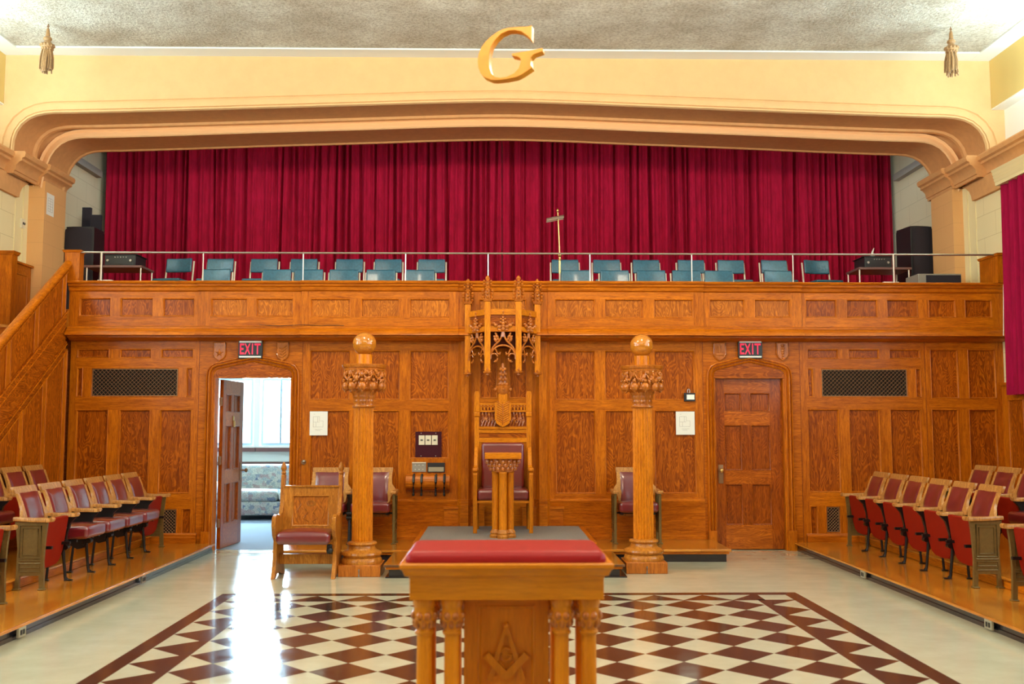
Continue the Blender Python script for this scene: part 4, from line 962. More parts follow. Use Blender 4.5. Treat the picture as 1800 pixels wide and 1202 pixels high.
# low carved design on the panel
def rel(u, v): p = mb_(u, v, .008); return p
for rr in (.045, .03): g.tube([rel(rr*math.cos(k*PI/10), .71+.6*rr*math.sin(k*PI/10)) for k in range(21)], .003, 'chairwood', 5)
for s in (-1, 1): g.tube([rel(s*.13, .76), rel(s*.10, .70), rel(s*.14, .64), rel(s*.12, .56)], .003, 'chairwood', 5); g.tube([rel(s*.02, .53), rel(s*.07, .56), rel(s*.03, .62), rel(s*.06, .66)], .003, 'chairwood', 5)
g.build('back_panel', t)
g = MB(); g.rbox(-.268, .262, -.27, .14, .335, .455, .045, 'leather', n=5, puff=.03); g.build('seat', t)
g = MB(); g.rbox(.22, .27, -.18, -.12, .24, .33, .012, 'iron'); g.ball((.25, -.16, .27), .035, 'iron'); g.build('hinge', t)
g = MB(); g.box(-.275, .275, -.02, .02, .12, .22, 'chairwood'); g.build('stretcher', t, bev=.004)

# ================================================================== THEATRE SEATS
PW = .52
def curveback(u, z):   # y position of the back surface, leaning and slightly dished
    k = (z-.36)/.5; return .10+.105*k+.035*math.sin(k*PI)*-1+.02*(u/.2)**2*-1
class Kit: pass
def seat_parts():
    K = Kit()
    g = MB(); W, T_ = .212, .026
    # wooden back frame: top rail and two flared stiles running into the arms
    def slab(poly_rows, mat='seatwood'):
        rows = []
        for (ua, ub, z) in poly_rows:
            y = curveback((ua+ub)/2, z); rows.append([(ua, y-T_/2, z), (ub, y-T_/2, z), (ub, y+T_/2, z), (ua, y+T_/2, z)])
        g.loft(rows, mat, closed=True); g.quad(*rows[0], mat); g.quad(*rows[-1], mat)
    slab([(-W, W, .812), (-W-.002, W+.002, .83), (-W-.003, W+.003, .86), (-W+.002, W-.002, .868)])
    for s in (-1, 1):
        R_ = []
        for z, i, o in ((.30, .150, .19), (.44, .150, .19), (.52, .152, .20), (.58, .160, .235), (.615, .172, .258), (.64, .170, .245), (.68, .168, .215), (.74, .17, .21), (.813, .174, W)):
            R_.append((min(s*i, s*o), max(s*i, s*o), z))
        slab(R_)
    slab([(-.19, .19, .30), (-.19, .19, .34)])
    K.frame = g
    g = MB()
    def pad(u, v):
        x = -.176+.352*u; z = .33+.485*v; e = min(1, 8*min(u, 1-u))*min(1, 8*min(v, 1-v)); return (x, curveback(x, z)-.010-.022*math.sqrt(max(0, e)), z)
    g.grid(pad, 12, 14, 'leather'); g.grid(lambda u, v: (-.172+.344*u, curveback(0, .33+.48*v)+.014, .33+.48*v), 4, 10, 'darkoak'); K.pad = g
    def arm(s):
        g = MB(); x = s*PW/2; P = [(x-.03, .15), (x-.031, .0), (x-.034, -.15), (x-.028, -.175), (x-.012, -.185), (x+.012, -.185), (x+.028, -.175), (x+.034, -.15), (x+.031, 0), (x+.03, .15)]
        n = len(P); zf = lambda y: .602+.012*max(0, (y+.05)/.2)+(.004 if y < -.17 else 0)
        g.loft([[(a, b, zf(b)-.028) for a, b in P], [(a, b, zf(b)-.004) for a, b in P], [(x+(a-x)*.85, b*.99, zf(b)+.004) for a, b in P]], 'seatwood', closed=True)
        g.add([(a, b, zf(b)-.028) for a, b in P], [tuple(range(n))], 'seatwood'); g.add([(x+(a-x)*.85, b*.99, zf(b)+.004) for a, b in P], [tuple(range(n))], 'seatwood')
        g.tube([(x-.03, -.168, .596), (x+.03, -.168, .596)], .020, 'seatwood', 10); return g
    K.arm = arm
    def black(s):
        g = MB(); x = s*PW/2; a, b = x-.017, x+.017
        g.prism([(-.17, .572), (.17, .572), (.12, .50), (.09, .36), (.09, .26), (.02, .22), (-.06, .24), (-.075, .30), (-.09, .42), (-.12, .52)], a, b, 'x', 'iron')
        g.tube([(x, -.055, .30), (x, -.07, .16), (x, -.085, .03), (x, -.10, .008)], [.016, .014, .014, .02], 'iron', 8); g.rbox(x-.02, x+.02, -.15, -.08, 0, .012, .005, 'iron', n=2)
        g.tube([(x, .06, .28), (x, .075, .15), (x, .085, .01)], .013, 'iron', 8); g.rbox(x-.02, x+.02, .065, .12, 0, .012, .005, 'iron', n=2)
        for y, z, r in ((-.055, .34, .040), (-.02, .29, .034), (-.09, .30, .022), (.04, .40, .02)): g.tube([(x-.03, y, z), (x+.03, y, z)], r, 'iron', 12)
        g.tube([(x-.022, -.09, .48), (x-.022, -.045, .36)], .007, 'iron', 6); return g
    K.black = black
    def olive(s):
        g = MB(); x = s*PW/2; a, b = x-.014, x+.014
        g.prism([(-.125, 0), (-.085, 0), (-.08, .12), (.085, .12), (.09, 0), (.13, 0), (.115, .12), (.11, .35), (.125, .50), (.14, .575), (-.14, .575), (-.125, .45), (-.115, .25)], a, b, 'x', 'olive')
        for d in (a-.004, b+.004):
            def fr_(y0, y1, z0, z1, r=.005): g.tube([(d, y0, z0), (d, y1, z0), (d, y1, z1), (d, y0, z1), (d, y0, z0)], r, 'olive', 5)
            fr_(-.09, .09, .27, .545); fr_(-.065, .065, .295, .52, .003); fr_(-.09, .09, .155, .225, .004)
            g.tube([(d, -.095, .248), (d, .095, .248)], .005, 'olive', 5); g.tube([(d, -.08, .19), (d, .08, .19)], .004, 'olive', 5)
        for y in (-.105, .11): g.rbox(x-.03, x+.03, y-.028, y+.028, 0, .012, .005, 'olive', n=2)
        return g
    K.olive = olive
    g = MB(); g.rbox(-.225, .225, -.26, .13, .36, .475, .035, 'leather', n=5, puff=.022, fn=lambda x, y, z: (x, y, z-.0+.03*(-y))); K.down = g
    g = MB()   # folded up: rounded panel with the cushion wedge behind
    P = [(-.225, .575), (-.21, .59), (.21, .59), (.225, .575), (.232, .40), (.23, .28), (.205, .20), (.14, .165), (0, .155), (-.14, .165), (-.205, .20), (-.23, .28), (-.232, .40)]
    n = len(P); yy = lambda z: -.11+.06*(.6-z)/.4
    g.loft([[(a, yy(b)+.03, b) for a, b in P], [(a, yy(b)+.005, b) for a, b in P], [(a*.96, yy(b)-.006, .39+(b-.39)*.97) for a, b in P]], 'seat_panel', closed=True); g.add([(a*.96, yy(b)-.006, .39+(b-.39)*.97) for a, b in P], [tuple(range(n))], 'seat_panel')
    g.loft([[(a, yy(b)+.03, b) for a, b in P], [(a*.97, .02+.03*(b-.2), .21+(b-.165)*.86) for a, b in P]], 'leather', closed=True); g.add([(a*.97, .02+.03*(b-.2), .21+(b-.165)*.86) for a, b in P], [tuple(range(n))], 'leather'); K.up = g
    g = MB(); g.tube([(-.24, .0, .345), (.24, .0, .345)], .012, 'iron'); g.box(-.2, -.17, -.15, .08, .335, .36, 'iron'); g.box(.17, .2, -.15, .08, .335, .36, 'iron'); K.bar = g
    return K
K = seat_parts(); KC = {}
def kit(part, name, par):
    if part not in KC:
        g = {'frame': lambda: K.frame, 'pad': lambda: K.pad, 'down': lambda: K.down, 'up': lambda: K.up, 'bar': lambda: K.bar, 'arm-': lambda: K.arm(-1), 'arm+': lambda: K.arm(1),
             'black-': lambda: K.black(-1), 'black+': lambda: K.black(1), 'olive-': lambda: K.olive(-1), 'olive+': lambda: K.olive(1)}[part]()
        KC[part] = g.build(name, par); return KC[part]
    o = KC[part].copy(); o.name = name; C.objects.link(o); o.parent = par; return o
def theatre_seat(loc, rz, up, lk, rk, lab, group):
    t = thing('theatre_seat', lab, 'theatre seat', loc, rz, group)
    kit('frame', 'back_frame', t); kit('pad', 'back_pad', t); kit('up' if up else 'down', 'seat', t); kit('bar', 'seat_bracket', t)
    for k, s in ((lk, '-'), (rk, '+')):
        if k: o = kit(k+s, 'standard', t); kit('arm'+s, 'armrest', t)
        if k == 'olive': o['label'] = 'olive painted cast end panel'
    return t
ords = ['nearest the camera', 'second from the near end', 'third from the near end', 'fourth from the near end', 'fifth from the near end', 'at the far end']
XLr, XRr = -4.06, 4.19
for i in range(6):   # left front row: local +x points away from the camera
    up = i in (0, 5)
    theatre_seat((XLr, 8.86+PW*(i+.5), .10), PI/2, up, 'olive' if i == 0 else 'black', 'olive' if i == 5 else None,
        'maroon theatre seat %s in left front row, seat %s' % (ords[i], 'folded up' if up else 'down'), 'left front row of theatre seats')
    j = 5-i          # right front row: local -x is the far side
    theatre_seat((XRr, 8.83+PW*(i+.5), .10), -PI/2, True, 'olive' if i == 5 else 'black', 'olive' if i == 0 else None,
        'maroon folded theatre seat %s in right front row' % ords[i], 'right front row of theatre seats')
ord2 = ['partly cut off by the picture edge', 'third from its far end', 'second from its far end', 'at the far end']
for i in range(4):
    theatre_seat((-4.98, 9.50+PW*(i+.5), .20), PI/2, i != 0, 'black', 'olive' if i == 3 else None, 'maroon theatre seat %s in left back row' % ord2[i], 'left back row of theatre seats')
    theatre_seat((5.10, 9.25+PW*(i+.5), .20), -PI/2, i != 0, 'olive' if i == 3 else 'black', None, 'maroon theatre seat %s in right back row' % ord2[i], 'right back row of theatre seats')
for i in range(1):
    theatre_seat((XLr, 8.17-PW*.5, .10), PI/2, True, 'black', 'olive', 'theatre seat across the aisle in the left front row, cut by the left edge', 'nearer theatre seats beyond the aisles')
    theatre_seat((XRr-.0, 8.17-PW*.5, .10), -PI/2, True, 'olive', 'black', 'theatre seat across the aisle in the right front row, cut by the right edge', 'nearer theatre seats beyond the aisles')
# seats against the wall on the dais step
SY = 11.95
xa = XP(578, SY, 850); theatre_seat((XP(577, SY, 850), SY, .14), 0, False, None, 'black', 'maroon theatre seat behind the carved oak armchair', 'wall seats left of the throne')
theatre_seat((XP(577, SY, 850)+PW, SY, .14), 0, False, None, 'olive', 'maroon theatre seat half hidden behind the left globe pillar', 'wall seats left of the throne')
theatre_seat((XP(1118, SY, 850), SY, .14), 0, False, 'olive', 'olive', 'maroon theatre seat behind the right globe pillar', 'wall seat right of the throne')
# ================================================================== BLUE BALCONY CHAIRS
def blue_chair():
    t = thing('blue_chair', '', 'chair', (0, 0, -50))
    g = MB(); g.rbox(-.19, .19, .175, .215, .60, .80, .018, 'blue_vinyl', n=3, fn=lambda x, y, z: (x, y+(z-.6)*.12+.03*(x/.2)**2*-1, z)); g.build('backrest', t)
    g = MB(); g.rbox(-.20, .20, -.20, .19, .42, .465, .018, 'blue_vinyl', n=3); g.build('seat', t)
    for s in (-1, 1):
        g = MB(); g.tube([(s*.204, -.20, 0), (s*.203, -.17, .42), (s*.21, -.10, .425)], .011, 'cream_metal', 8); g.build('leg', t)
        g = MB(); g.tube([(s*.205, .24, 0), (s*.203, .17, .40), (s*.202, .20, .60), (s*.200, .228, .76)], .012, 'cream_metal', 8); g.build('leg', t)
    g = MB(); g.tube([(-.21, .16, .41), (.21, .16, .41)], .01, 'cream_metal'); g.tube([(-.21, -.15, .41), (.21, -.15, .41)], .01, 'cream_metal'); g.build('seat_frame', t)
    return t
proto = blue_chair(); first = True
back = [(312,455,.18),(386,455,.10),(464,455,.06),(534,455,.05),(614,454,.04),(683,456,0),(759,456,0),(993,456,0),(1066,456,0),(1136,454,-.04),(1215,455,-.05),(1285,455,-.06),(1362,455,-.1),(1438,454,-.18)]
front = [(379,474,.1),(486,477,.06),(542,476,.05),(605,476,0),(670,477,0),(739,477,0),(1011,477,0),(1080,477,0),(1144,476,0),(1207,476,-.04),(1264,476,-.05),(1369,474,-.1)]
pos = ['first', 'second', 'third', 'fourth', 'fifth', 'sixth', 'seventh']
for L, Yc, zf_, nm, gr in ((back, 13.95, 3.05, 'back', 'blue chairs in the rear row of the balcony'), (front, 13.05, 2.76, 'front', 'blue chairs in the front row of the balcony')):
    h = len(L)//2
    for i, (px, py, a) in enumerate(L):
        yb_ = Yc+.2; x, zz = PY(px, py, yb_)
        side = 'left' if i < h else 'right'; k = i if i < h else i-h
        lab = 'blue vinyl chair, %s from the left in the %s balcony row %s of the canopy' % (pos[k], 'rear' if nm == 'back' else 'front', side)
        dz = zz-(zf_+.80)
        loc = (x, Yc, zf_)
        if first: proto.location = loc; proto.rotation_euler = (0, 0, -a); proto['label'] = lab; proto['group'] = gr; first = False
        else: dup(proto, loc, -a, lab, gr)

# ================================================================== CURTAINS
def drape(name, lab, x0, x1, y, z0, z1, seed, mat, along='x', amp=.10, step=.095, group=None):
    rr = random.Random(seed); L = x1-x0; N = int(L/step); cs = [x0+(k+rr.uniform(-.38, .38))*L/N for k in range(N+1)]; am = [rr.choice((.25, .45, .8, 1.2)) for _ in cs]; wd = [rr.uniform(.011, .024) for _ in cs]; dr = [rr.uniform(-.05, .05) for _ in cs]; nar = [rr.uniform(.6, 1.3) for _ in cs]
    def fold(x, v):
        s = 0
        for c, a, w, d, q in zip(cs, am, wd, dr, nar):
            e = (x-(c+d*(1-v)))/(w*(1+.35*(1-v)*q))
            if abs(e) < 3.2: s += a*(1-.25*(1-v))*math.exp(-e*e)
        return s
    nu = int(L/.0075); nv = 14; ph = [rr.uniform(0, 6) for _ in range(6)]
    def fn(u, v):
        x = x0+L*u; z = z0+(z1-z0)*v; d = amp*min(1.5, fold(x, v))+.018*math.sin(x*31+ph[0]+1.5*math.sin(x*2.7+ph[1])+v)+.012*math.sin(x*71+ph[2]+2*math.sin(x*3.9))+.03*math.sin(x*2.1+v)
        return (x, y+d, z) if along == 'x' else (y+d, x, z)
    g = MB(); g.grid(fn, nu, nv, mat); o = g.build(name, sharp=180); tag(o, lab, 'curtain', group)
    return o
drape('stage_curtain', 'crimson velvet stage curtain, left half', -6.05, .02, 15.3, FB+.002, 6.15, 3, 'velvet')
drape('stage_curtain', 'crimson velvet stage curtain, right half', .03, 6.08, 15.3, FB+.002, 6.15, 8, 'velvet')
Yc0, zc0 = PX(1768, 698, 6.02)
drape('side_drape', 'magenta red floor-length style drape hung on the right wall', 9.0, 12.0, 6.06, 1.87, 4.43, 5, 'velvet_side', 'y', .085, .12)
tag(bpy.data.objects['side_drape'], 'magenta velvet drape with a raised hem hanging on the right wall', 'curtain')
t = thing('pelmet', 'cream ribbed pelmet box above the magenta drape on the right wall', 'pelmet', (6.05, 10.5, 4.4))
g = MB(); za, zb2 = 4.42, 4.615; P = [(6.03, za)]
for k in range(5):
    z0, z1 = za+(zb2-za)*k/5, za+(zb2-za)*(k+1)/5; P += [(6.03-.010*k, z0+.008), (6.03-.010*k-.010, z1-.006), (6.03-.010*k, z1)]
P += [(6.19, zb2), (6.19, za)]
g.prism([(a, b) for a, b in P], 8.9, 12.04, 'y', 'pale')
g.v = [(a, b, c) for a, b, c in g.v]; g.build('pelmet_box', t, True)

# ================================================================== BALCONY EQUIPMENT
def speaker(px0, px1, pyt, Y, zf_, lab, dep=.38, mat='black_cloth', rot=0):
    x0, x1 = XP(px0, Y, 440), XP(px1, Y, 440); zt2 = ZP(pyt, Y, (px0+px1)/2); cxx = (x0+x1)/2; w = (x1-x0)/2
    t = thing('loudspeaker', lab, 'speaker', (cxx, Y+dep/2, zf_), rot); h = zt2-zf_
    g = MB(); P = [(-w, dep/2), (-w, -dep/2+.03), (-w*.5, -dep/2+.0), (w*.5, -dep/2), (w, -dep/2+.03), (w, dep/2)]
    g.prism(P, 0, h-.03, 'z', 'black'); g.prism([(a*.97, b*.97) for a, b in P], h-.03, h, 'z', 'black'); g.build('cabinet', t)
    g = MB(); rows = []
    for k in range(9):
        a = -w*.94+2*w*.94*k/8; rows.append([(a, -dep/2-.012-.03*(1-(a/w)**2), .03), (a, -dep/2-.012-.03*(1-(a/w)**2), h-.05+.03*(1-(a/w)**2))])
    g.loft(rows, mat); g.build('grille', t)
    return t
speaker(113, 163, 398, 13.9, FB, 'large black loudspeaker left of the stage curtain beside the pier', .4)
speaker(1598, 1640, 397, 13.95, FB, 'tall black loudspeaker on the balcony at the right pier', .4, rot=.15)
for a, b, c, Y, lab in ((143, 160, 365, 14.75, 'narrow black screen panel standing behind the left loudspeaker'), (160, 178, 378, 14.5, 'wide black screen panel next to the left edge of the curtain')):
    x0, x1, zz = XP(a, Y, 400), XP(b, Y, 400), ZP(c, Y, a)
    t = thing('screen_panel', lab, 'panel', ((x0+x1)/2, Y, FB)); g = MB(); g.box(x0, x1, Y-.03, Y+.03, FB+.06, zz, 'black_cloth'); g.build('panel', t, True, bev=.005)
    for x in (x0+.02, x1-.02): g = MB(); g.box(x-.015, x+.015, Y-.12, Y+.12, FB, FB+.07, 'black'); g.build('foot', t, True)
x0, x1 = XP(1580, 14.3, 460), XP(1597, 14.3, 460)
def cart(px0, px1, Y, lab, s):
    x0, x1 = XP(px0, Y, 470), XP(px1, Y, 470); zt2 = FB+.60; t = thing('amplifier_table', 'small folding table carrying the %s amplifier on the balcony' % lab, 'table', ((x0+x1)/2, Y+.2, FB))
    g = MB(); g.box(x0-(.25 if s < 0 else .1), x1+(.1 if s < 0 else .25), Y-.05, Y+.45, zt2-.03, zt2, 'brownpaint'); g.build('tabletop', t, True)
    for x in (x0-(.22 if s < 0 else .08), x1+(.08 if s < 0 else .22)):
        for y in (Y-.02, Y+.42): g = MB(); g.tube([(x, y, FB), (x, y, zt2-.03)], .012, 'chrome'); g.build('leg', t, True)
    t = thing('amplifier', 'black rack amplifier on the balcony table at the %s end' % lab, 'amplifier', ((x0+x1)/2, Y+.2, zt2))
    g = MB(); g.box(x0, x1, Y+.0, Y+.40, zt2, zt2+.15, 'black'); g.box(x0-.02, x1+.02, Y-.01, Y+.41, zt2+.15, zt2+.162, 'black'); g.build('case', t, True, bev=.004)
    g = MB(); g.box(x0+.02, x1-.02, Y-.006, Y, zt2+.015, zt2+.135, 'sign_black'); g.build('front_plate', t, True)
    for k in range(5): g = MB(); xx = x0+(x1-x0)*(.35+.09*k); g.tube([(xx, Y-.006, zt2+.115), (xx, Y-.02, zt2+.115)], .007, 'chrome', 8); g.build('knob', t, True)
    for k in (.12, .85): g = MB(); xx = x0+(x1-x0)*k; g.tube([(xx, Y-.006, zt2+.07), (xx, Y-.024, zt2+.07)], .016, 'chrome', 12); g.build('knob', t, True)
cart(183, 238, 13.55, 'left', -1); cart(1520, 1568, 13.55, 'right', 1)
x, zz = PY(1534, 438, 13.7); t = MB(); t.tube([(x-.03, 13.7, FB+.784), (x+.02, 13.7, FB+.784)], .022, 'paper', 8); t.tube([(x-.015, 13.7, FB+.79), (x, 13.7, FB+.85), (x+.02, 13.7, FB+.90)], [.02, .012, .004], 'paper', 8); tag(t.build('paper_cone'), 'small crumpled white paper on the right amplifier', 'paper')
x0, x1 = XP(1625, 12.75, 486), XP(1690, 12.75, 486); z1 = ZP(481, 12.75, 1650)
t = thing('monitor_box', 'grey wooden box speaker lying on the balcony at the right', 'speaker', ((x0+x1)/2, 12.9, 2.76)); g = MB(); g.box(x0-.08, x1, 12.75, 13.15, 2.76, z1, 'grey_case'); g.build('cabinet', t, True, bev=.006)
g = MB(); g.box(x0+.02, x1-.015, 12.735, 12.75, 2.81, z1-.02, 'black_cloth'); g.build('grille', t, True)
for a, b, lab in ((174, 199, 'folded white paper on the ledge near the left newel'), (1551, 1577, 'folded white paper on the ledge near the right end')):
    x0, x1 = XP(a, 12.3, 491), XP(b, 12.3, 491); g = MB(); g.box(x0, x1, 12.25, 12.34, zt+.001, zt+.02, 'paper'); tag(g.build('folded_paper'), lab, 'paper')
# brass music lamp
Ym = 13.4; bx_, bz_ = PY(984, 492, Ym); tx_, tz_ = PY(981, 384, Ym)
t = thing('floor_lamp', 'slim brass reading lamp on a pole right of centre on the balcony', 'lamp', (bx_, Ym, 2.76))
g = MB(); g.lathe([(.12, 0), (.12, .015), (.03, .03), (.014, .05)], 'brass', c=(bx_, Ym, 2.76), n=20); g.build('base', t, True)
g = MB(); zj = PY(983, 448, Ym)[1]; g.tube([(bx_, Ym, 2.79), (bx_, Ym, zj)], .014, 'brass'); g.ball((bx_, Ym, zj), .028, 'brass', (1, 1, 1.2)); g.ball((bx_, Ym, zj-.06), .022, 'brass'); g.tube([(bx_, Ym, zj), (tx_, Ym, tz_)], .008, 'brass'); g.build('pole', t, True)
g = MB(); rm = Matrix.Rotation(.28, 4, 'Y'); rows = []
for k in range(9):
    a = PI*k/8; rows.append([Vector((tx_, Ym, tz_)) + Vector(p) for p in [(-.155, -.06*math.cos(a), .05*math.sin(a)-.045), (.075, -.06*math.cos(a), .05*math.sin(a)+.0)]])
g.loft([[tuple(q) for q in r] for r in rows], 'shade_metal'); g.build('lamp_shade', t, True)
g = MB(); g.tube([(tx_, Ym, tz_), (tx_-.005, Ym, tz_+.10)], .007, 'brass'); g.ball((tx_-.005, Ym, tz_+.11), .02, 'brass', (.8, .8, 1.5)); g.build('knob', t, True)

# ================================================================== WALL FITTINGS
def letters(g, x0, z0, w, h, y, th, mat):
    cw_ = w/4; s = .017*h/.115
    def B(a, b, c, d): g.box(x0+a*w, x0+b*w, y-th, y, z0+c*h, z0+d*h, mat)
    s = .055
    B(0, s, 0, 1); B(0, .2, 0, .16); B(0, .17, .42, .58); B(0, .2, .84, 1)
    for p, q in (((.25, 0), (.48, 1)), ((.48, 0), (.25, 1))):
        a = Vector((x0+p[0]*w, z0+p[1]*h)); b = Vector((x0+q[0]*w, z0+q[1]*h)); k = s*w/2*1.1
        g.prism([(a.x-k, a.y), (a.x+k, a.y), (b.x+k, b.y), (b.x-k, b.y)], y-th, y, 'y', mat)
    B(.58, .58+s, 0, 1); B(.70, 1, .84, 1); B(.85-s/2, .85+s/2, 0, 1)
for a, b, lab in ((419, 461, 'red and black EXIT sign above the open left door'), (1298, 1340, 'red and black EXIT sign above the closed right door')):
    Ye = YW-.05; x0, x1 = XP(a, Ye, 612), XP(b, Ye, 612); z0, z1 = ZP(630, Ye, a), ZP(597.5, Ye, a)
    t = thing('exit_sign', lab, 'sign', ((x0+x1)/2, Ye, z0)); g = MB(); g.box(x0, x1, Ye, YW-.001, z0, z1, 'sign_black'); g.build('housing', t, True, bev=.003)
    g = MB(); letters(g, x0+.02, z0+.052, x1-x0-.04, z1-z0-.095, Ye-.001, .004, 'sign_red'); g.build('lettering', t, True)
    g = MB(); g.box(x0+.012, x1-.012, Ye-.006, Ye, z0+.012, z0+.03, 'sign_white'); g.box(x0+.012, x1-.012, Ye-.006, Ye, z1-.032, z1-.012, 'sign_white'); g.build('light_strip', t, True)
def wshield(px0, px1, py0, py1, kind, lab):
    x0, x1 = XP(px0, YW, 615), XP(px1, YW, 615); z0, z1 = ZP(py1, YW, px0), ZP(py0, YW, px0); cx_, w, h = (x0+x1)/2, (x1-x0)/2, z1-z0
    g = MB(); P = [(cx_-w, z1), (cx_+w, z1), (cx_+w, z0+h*.38), (cx_+w*.75, z0+h*.18), (cx_, z0), (cx_-w*.75, z0+h*.18), (cx_-w, z0+h*.38)]
    g.prism(P, YW-.018, YW, 'y', 'carved'); g.tube([(a, YW-.018, b) for a, b in P+[P[0]]], .007, 'carved', 6); zc = z0+h*.55
    if kind == 0:
        for k in range(5):
            a = PI/2+k*2*PI/5; g.tube([(cx_, YW-.028, zc-.03), (cx_+w*.72*math.cos(a), YW-.02, zc-.03+w*.72*math.sin(a))], [.014, .003], 'carved', 6)
        g.box(cx_-w*.6, cx_+w*.6, YW-.026, YW-.01, z1-.04, z1-.025, 'carved')
    elif kind == 1:
        for k in range(4): g.tube([(cx_-w*.6, YW-.022, zc-.07+.035*k), (cx_, YW-.026, zc-.085+.035*k), (cx_+w*.65, YW-.022, zc-.04+.035*k)], .006, 'carved', 6)
    elif kind == 2:
        for k in (-.4, -.1, .2): g.box(cx_+w*k-.008, cx_+w*k+.008, YW-.027, YW-.01, zc-.02, zc+.07, 'carved')
        for k in range(5): g.ball((cx_+w*(-.5+.25*k), YW-.022, zc-.045), .017, 'carved', (1, .6, 1), 8)
    else:
        g.ball((cx_, YW-.024, zc+.065), .02, 'carved', (1.3, .6, 1), 8)
        for k in range(5): g.ball((cx_, YW-.022, zc+.03-.03*k), .02-.001*k, 'carved', (1.4-.1*k, .6, .9), 8)
    o = g.build('carved_shield'); tag(o, lab, 'carving')
wshield(376, 397, 602, 634, 0, 'carved oak shield with a star left of the left EXIT sign'); wshield(487, 508, 602, 634, 1, 'carved oak shield with chevrons right of the left EXIT sign')
wshield(1254, 1275, 603, 634, 2, 'carved oak shield with upright bars left of the right EXIT sign'); wshield(1365, 1385, 603, 633, 3, 'carved oak shield with a figure right of the right EXIT sign')
# grilles
def grille(rc, Y, lab, n):
    (x0, x1, z0, z1), = rects([rc], Y); t = thing('vent_grille', lab, 'vent', ((x0+x1)/2, Y, z0))
    g = MB(); g.box(x0+.018, x1-.018, Y+.014, Y+.0235, z0+.018, z1-.018, 'dark_gap'); g.build('backing', t, True)
    g = MB(); a, b, c, d = x0+.016, x1-.016, z0+.016, z1-.016; w = (b-a)/n; yy = Y+.006
    H = d-c; k = -int(H/w)-2
    while a+k*w < b:
        for s in (1, -1):
            # line x = a+k*w + s*(z-c)  clipped
            xs_ = a+k*w if s > 0 else a+k*w+H
            p0, p1 = (xs_, c), (xs_+s*H, d)
            def clip(p, q):
                (xa, za), (xb, zb_) = p, q
                if xa == xb: return None
                t0, t1 = sorted(((a-xa)/(xb-xa), (b-xa)/(xb-xa))); t0, t1 = max(0, t0), min(1, t1)
                return None if t0 >= t1 else ((xa+(xb-xa)*t0, za+(zb_-za)*t0), (xa+(xb-xa)*t1, za+(zb_-za)*t1))
            r = clip(p0, p1)
            if r: g.tube([(r[0][0], yy, r[0][1]), (r[1][0], yy, r[1][1])], .0034, 'bronze', 4)
        k += 1
    g.build('lattice', t, True)
    g = MB()
    for q in ((x0+.015, x1-.015, z0+.012, z0+.022), (x0+.015, x1-.015, z1-.022, z1-.012)): g.box(q[0], q[1], Y+.0, Y+.013, q[2], q[3], 'bronze')
    for q in ((x0+.012, x0+.022), (x1-.022, x1-.012)): g.box(q[0], q[1], Y+.0, Y+.013, z0+.0225, z1-.0225, 'bronze')
    g.build('frame', t, True)
grille((160,647,314,698), YW, 'long dark lattice vent grille high on the left wall section', 21)
grille((1443,647,1596,698), YW, 'long dark lattice vent grille high on the right wall section', 21)
grille((284,893,311,942), YW, 'small lattice vent grille low on the wall behind left seats', 4)
grille((1452,890,1478,938), YW, 'small lattice vent grille low on the wall beside right seats', 4)
# papers
def paper(rc, Y, lab, frame=False):
    (x0, x1, z0, z1), = rects([rc], Y); yy = YW-.004
    t = thing('notice', lab, 'notice', ((x0+x1)/2, yy, z0)); g = MB(); g.box(x0, x1, yy-.003, yy, z0, z1, 'paper'); g.build('sheet', t, True)
    g = MB(); rr = random.Random(int(x0*100)); w, h = x1-x0, z1-z0
    def ln(a, b, c, d): g.box(x0+w*min(a, c)-.0012, x0+w*max(a, c)+.0012, yy-.0042, yy-.003, z0+h*min(b, d)-.0012, z0+h*max(b, d)+.0012, 'ink')
    for q in ((.2, .35, .75, .35), (.2, .35, .2, .78), (.2, .78, .55, .78), (.55, .78, .55, .6), (.55, .6, .75, .6), (.75, .6, .75, .35), (.35, .35, .35, .55), (.2, .55, .55, .55), (.45, .55, .45, .78), (.3, .25, .7, .25), (.35, .2, .6, .2), (.22, .88, .3, .88)): ln(*q)
    g.build('floor_plan_drawing', t, True)
paper((544.5,723,576,765), YW, 'white paper notice on the panel right of the open door'); paper((1188,723,1221,764), YW, 'white paper notice on the panel left of the closed door')
# paper on the left pier (its inner face)
xp = -6.004; ya_, z1 = PX(83, 338, xp); yb2, z0 = PX(96, 378, xp)
t = thing('notice', 'white paper notice pinned high on the left pier', 'notice', (xp, ya_, z0)); z0 = z1-.29
g = MB(); g.box(xp-.003, xp, ya_, ya_+.22, z0, z1, 'paper'); g.build('sheet', t, True); g = MB()
for k in range(6): g.box(xp, xp+.001, ya_+.04, ya_+.18, z0+.05+.035*k, z0+.053+.035*k, 'ink')
for k in (.04, .11, .177): g.box(xp, xp+.001, ya_+k, ya_+k+.003, z0+.05, z0+.228, 'ink')
g.build('floor_plan_drawing', t, True)
ya_, zz = PX(37, 393, XL); t = thing('wall_switch', 'small cream double switch on the block wall by the left pier', 'switch', (XL, ya_, zz)); g = MB(); g.box(XL, XL+.035, ya_-.05, ya_+.05, zz-.06, zz+.06, 'switch'); g.build('plate', t, True)
for q in (-.02, .02): g = MB(); g.box(XL+.035, XL+.045, ya_+q-.006, ya_+q+.006, zz-.015, zz+.015, 'black'); g.build('toggle', t, True)
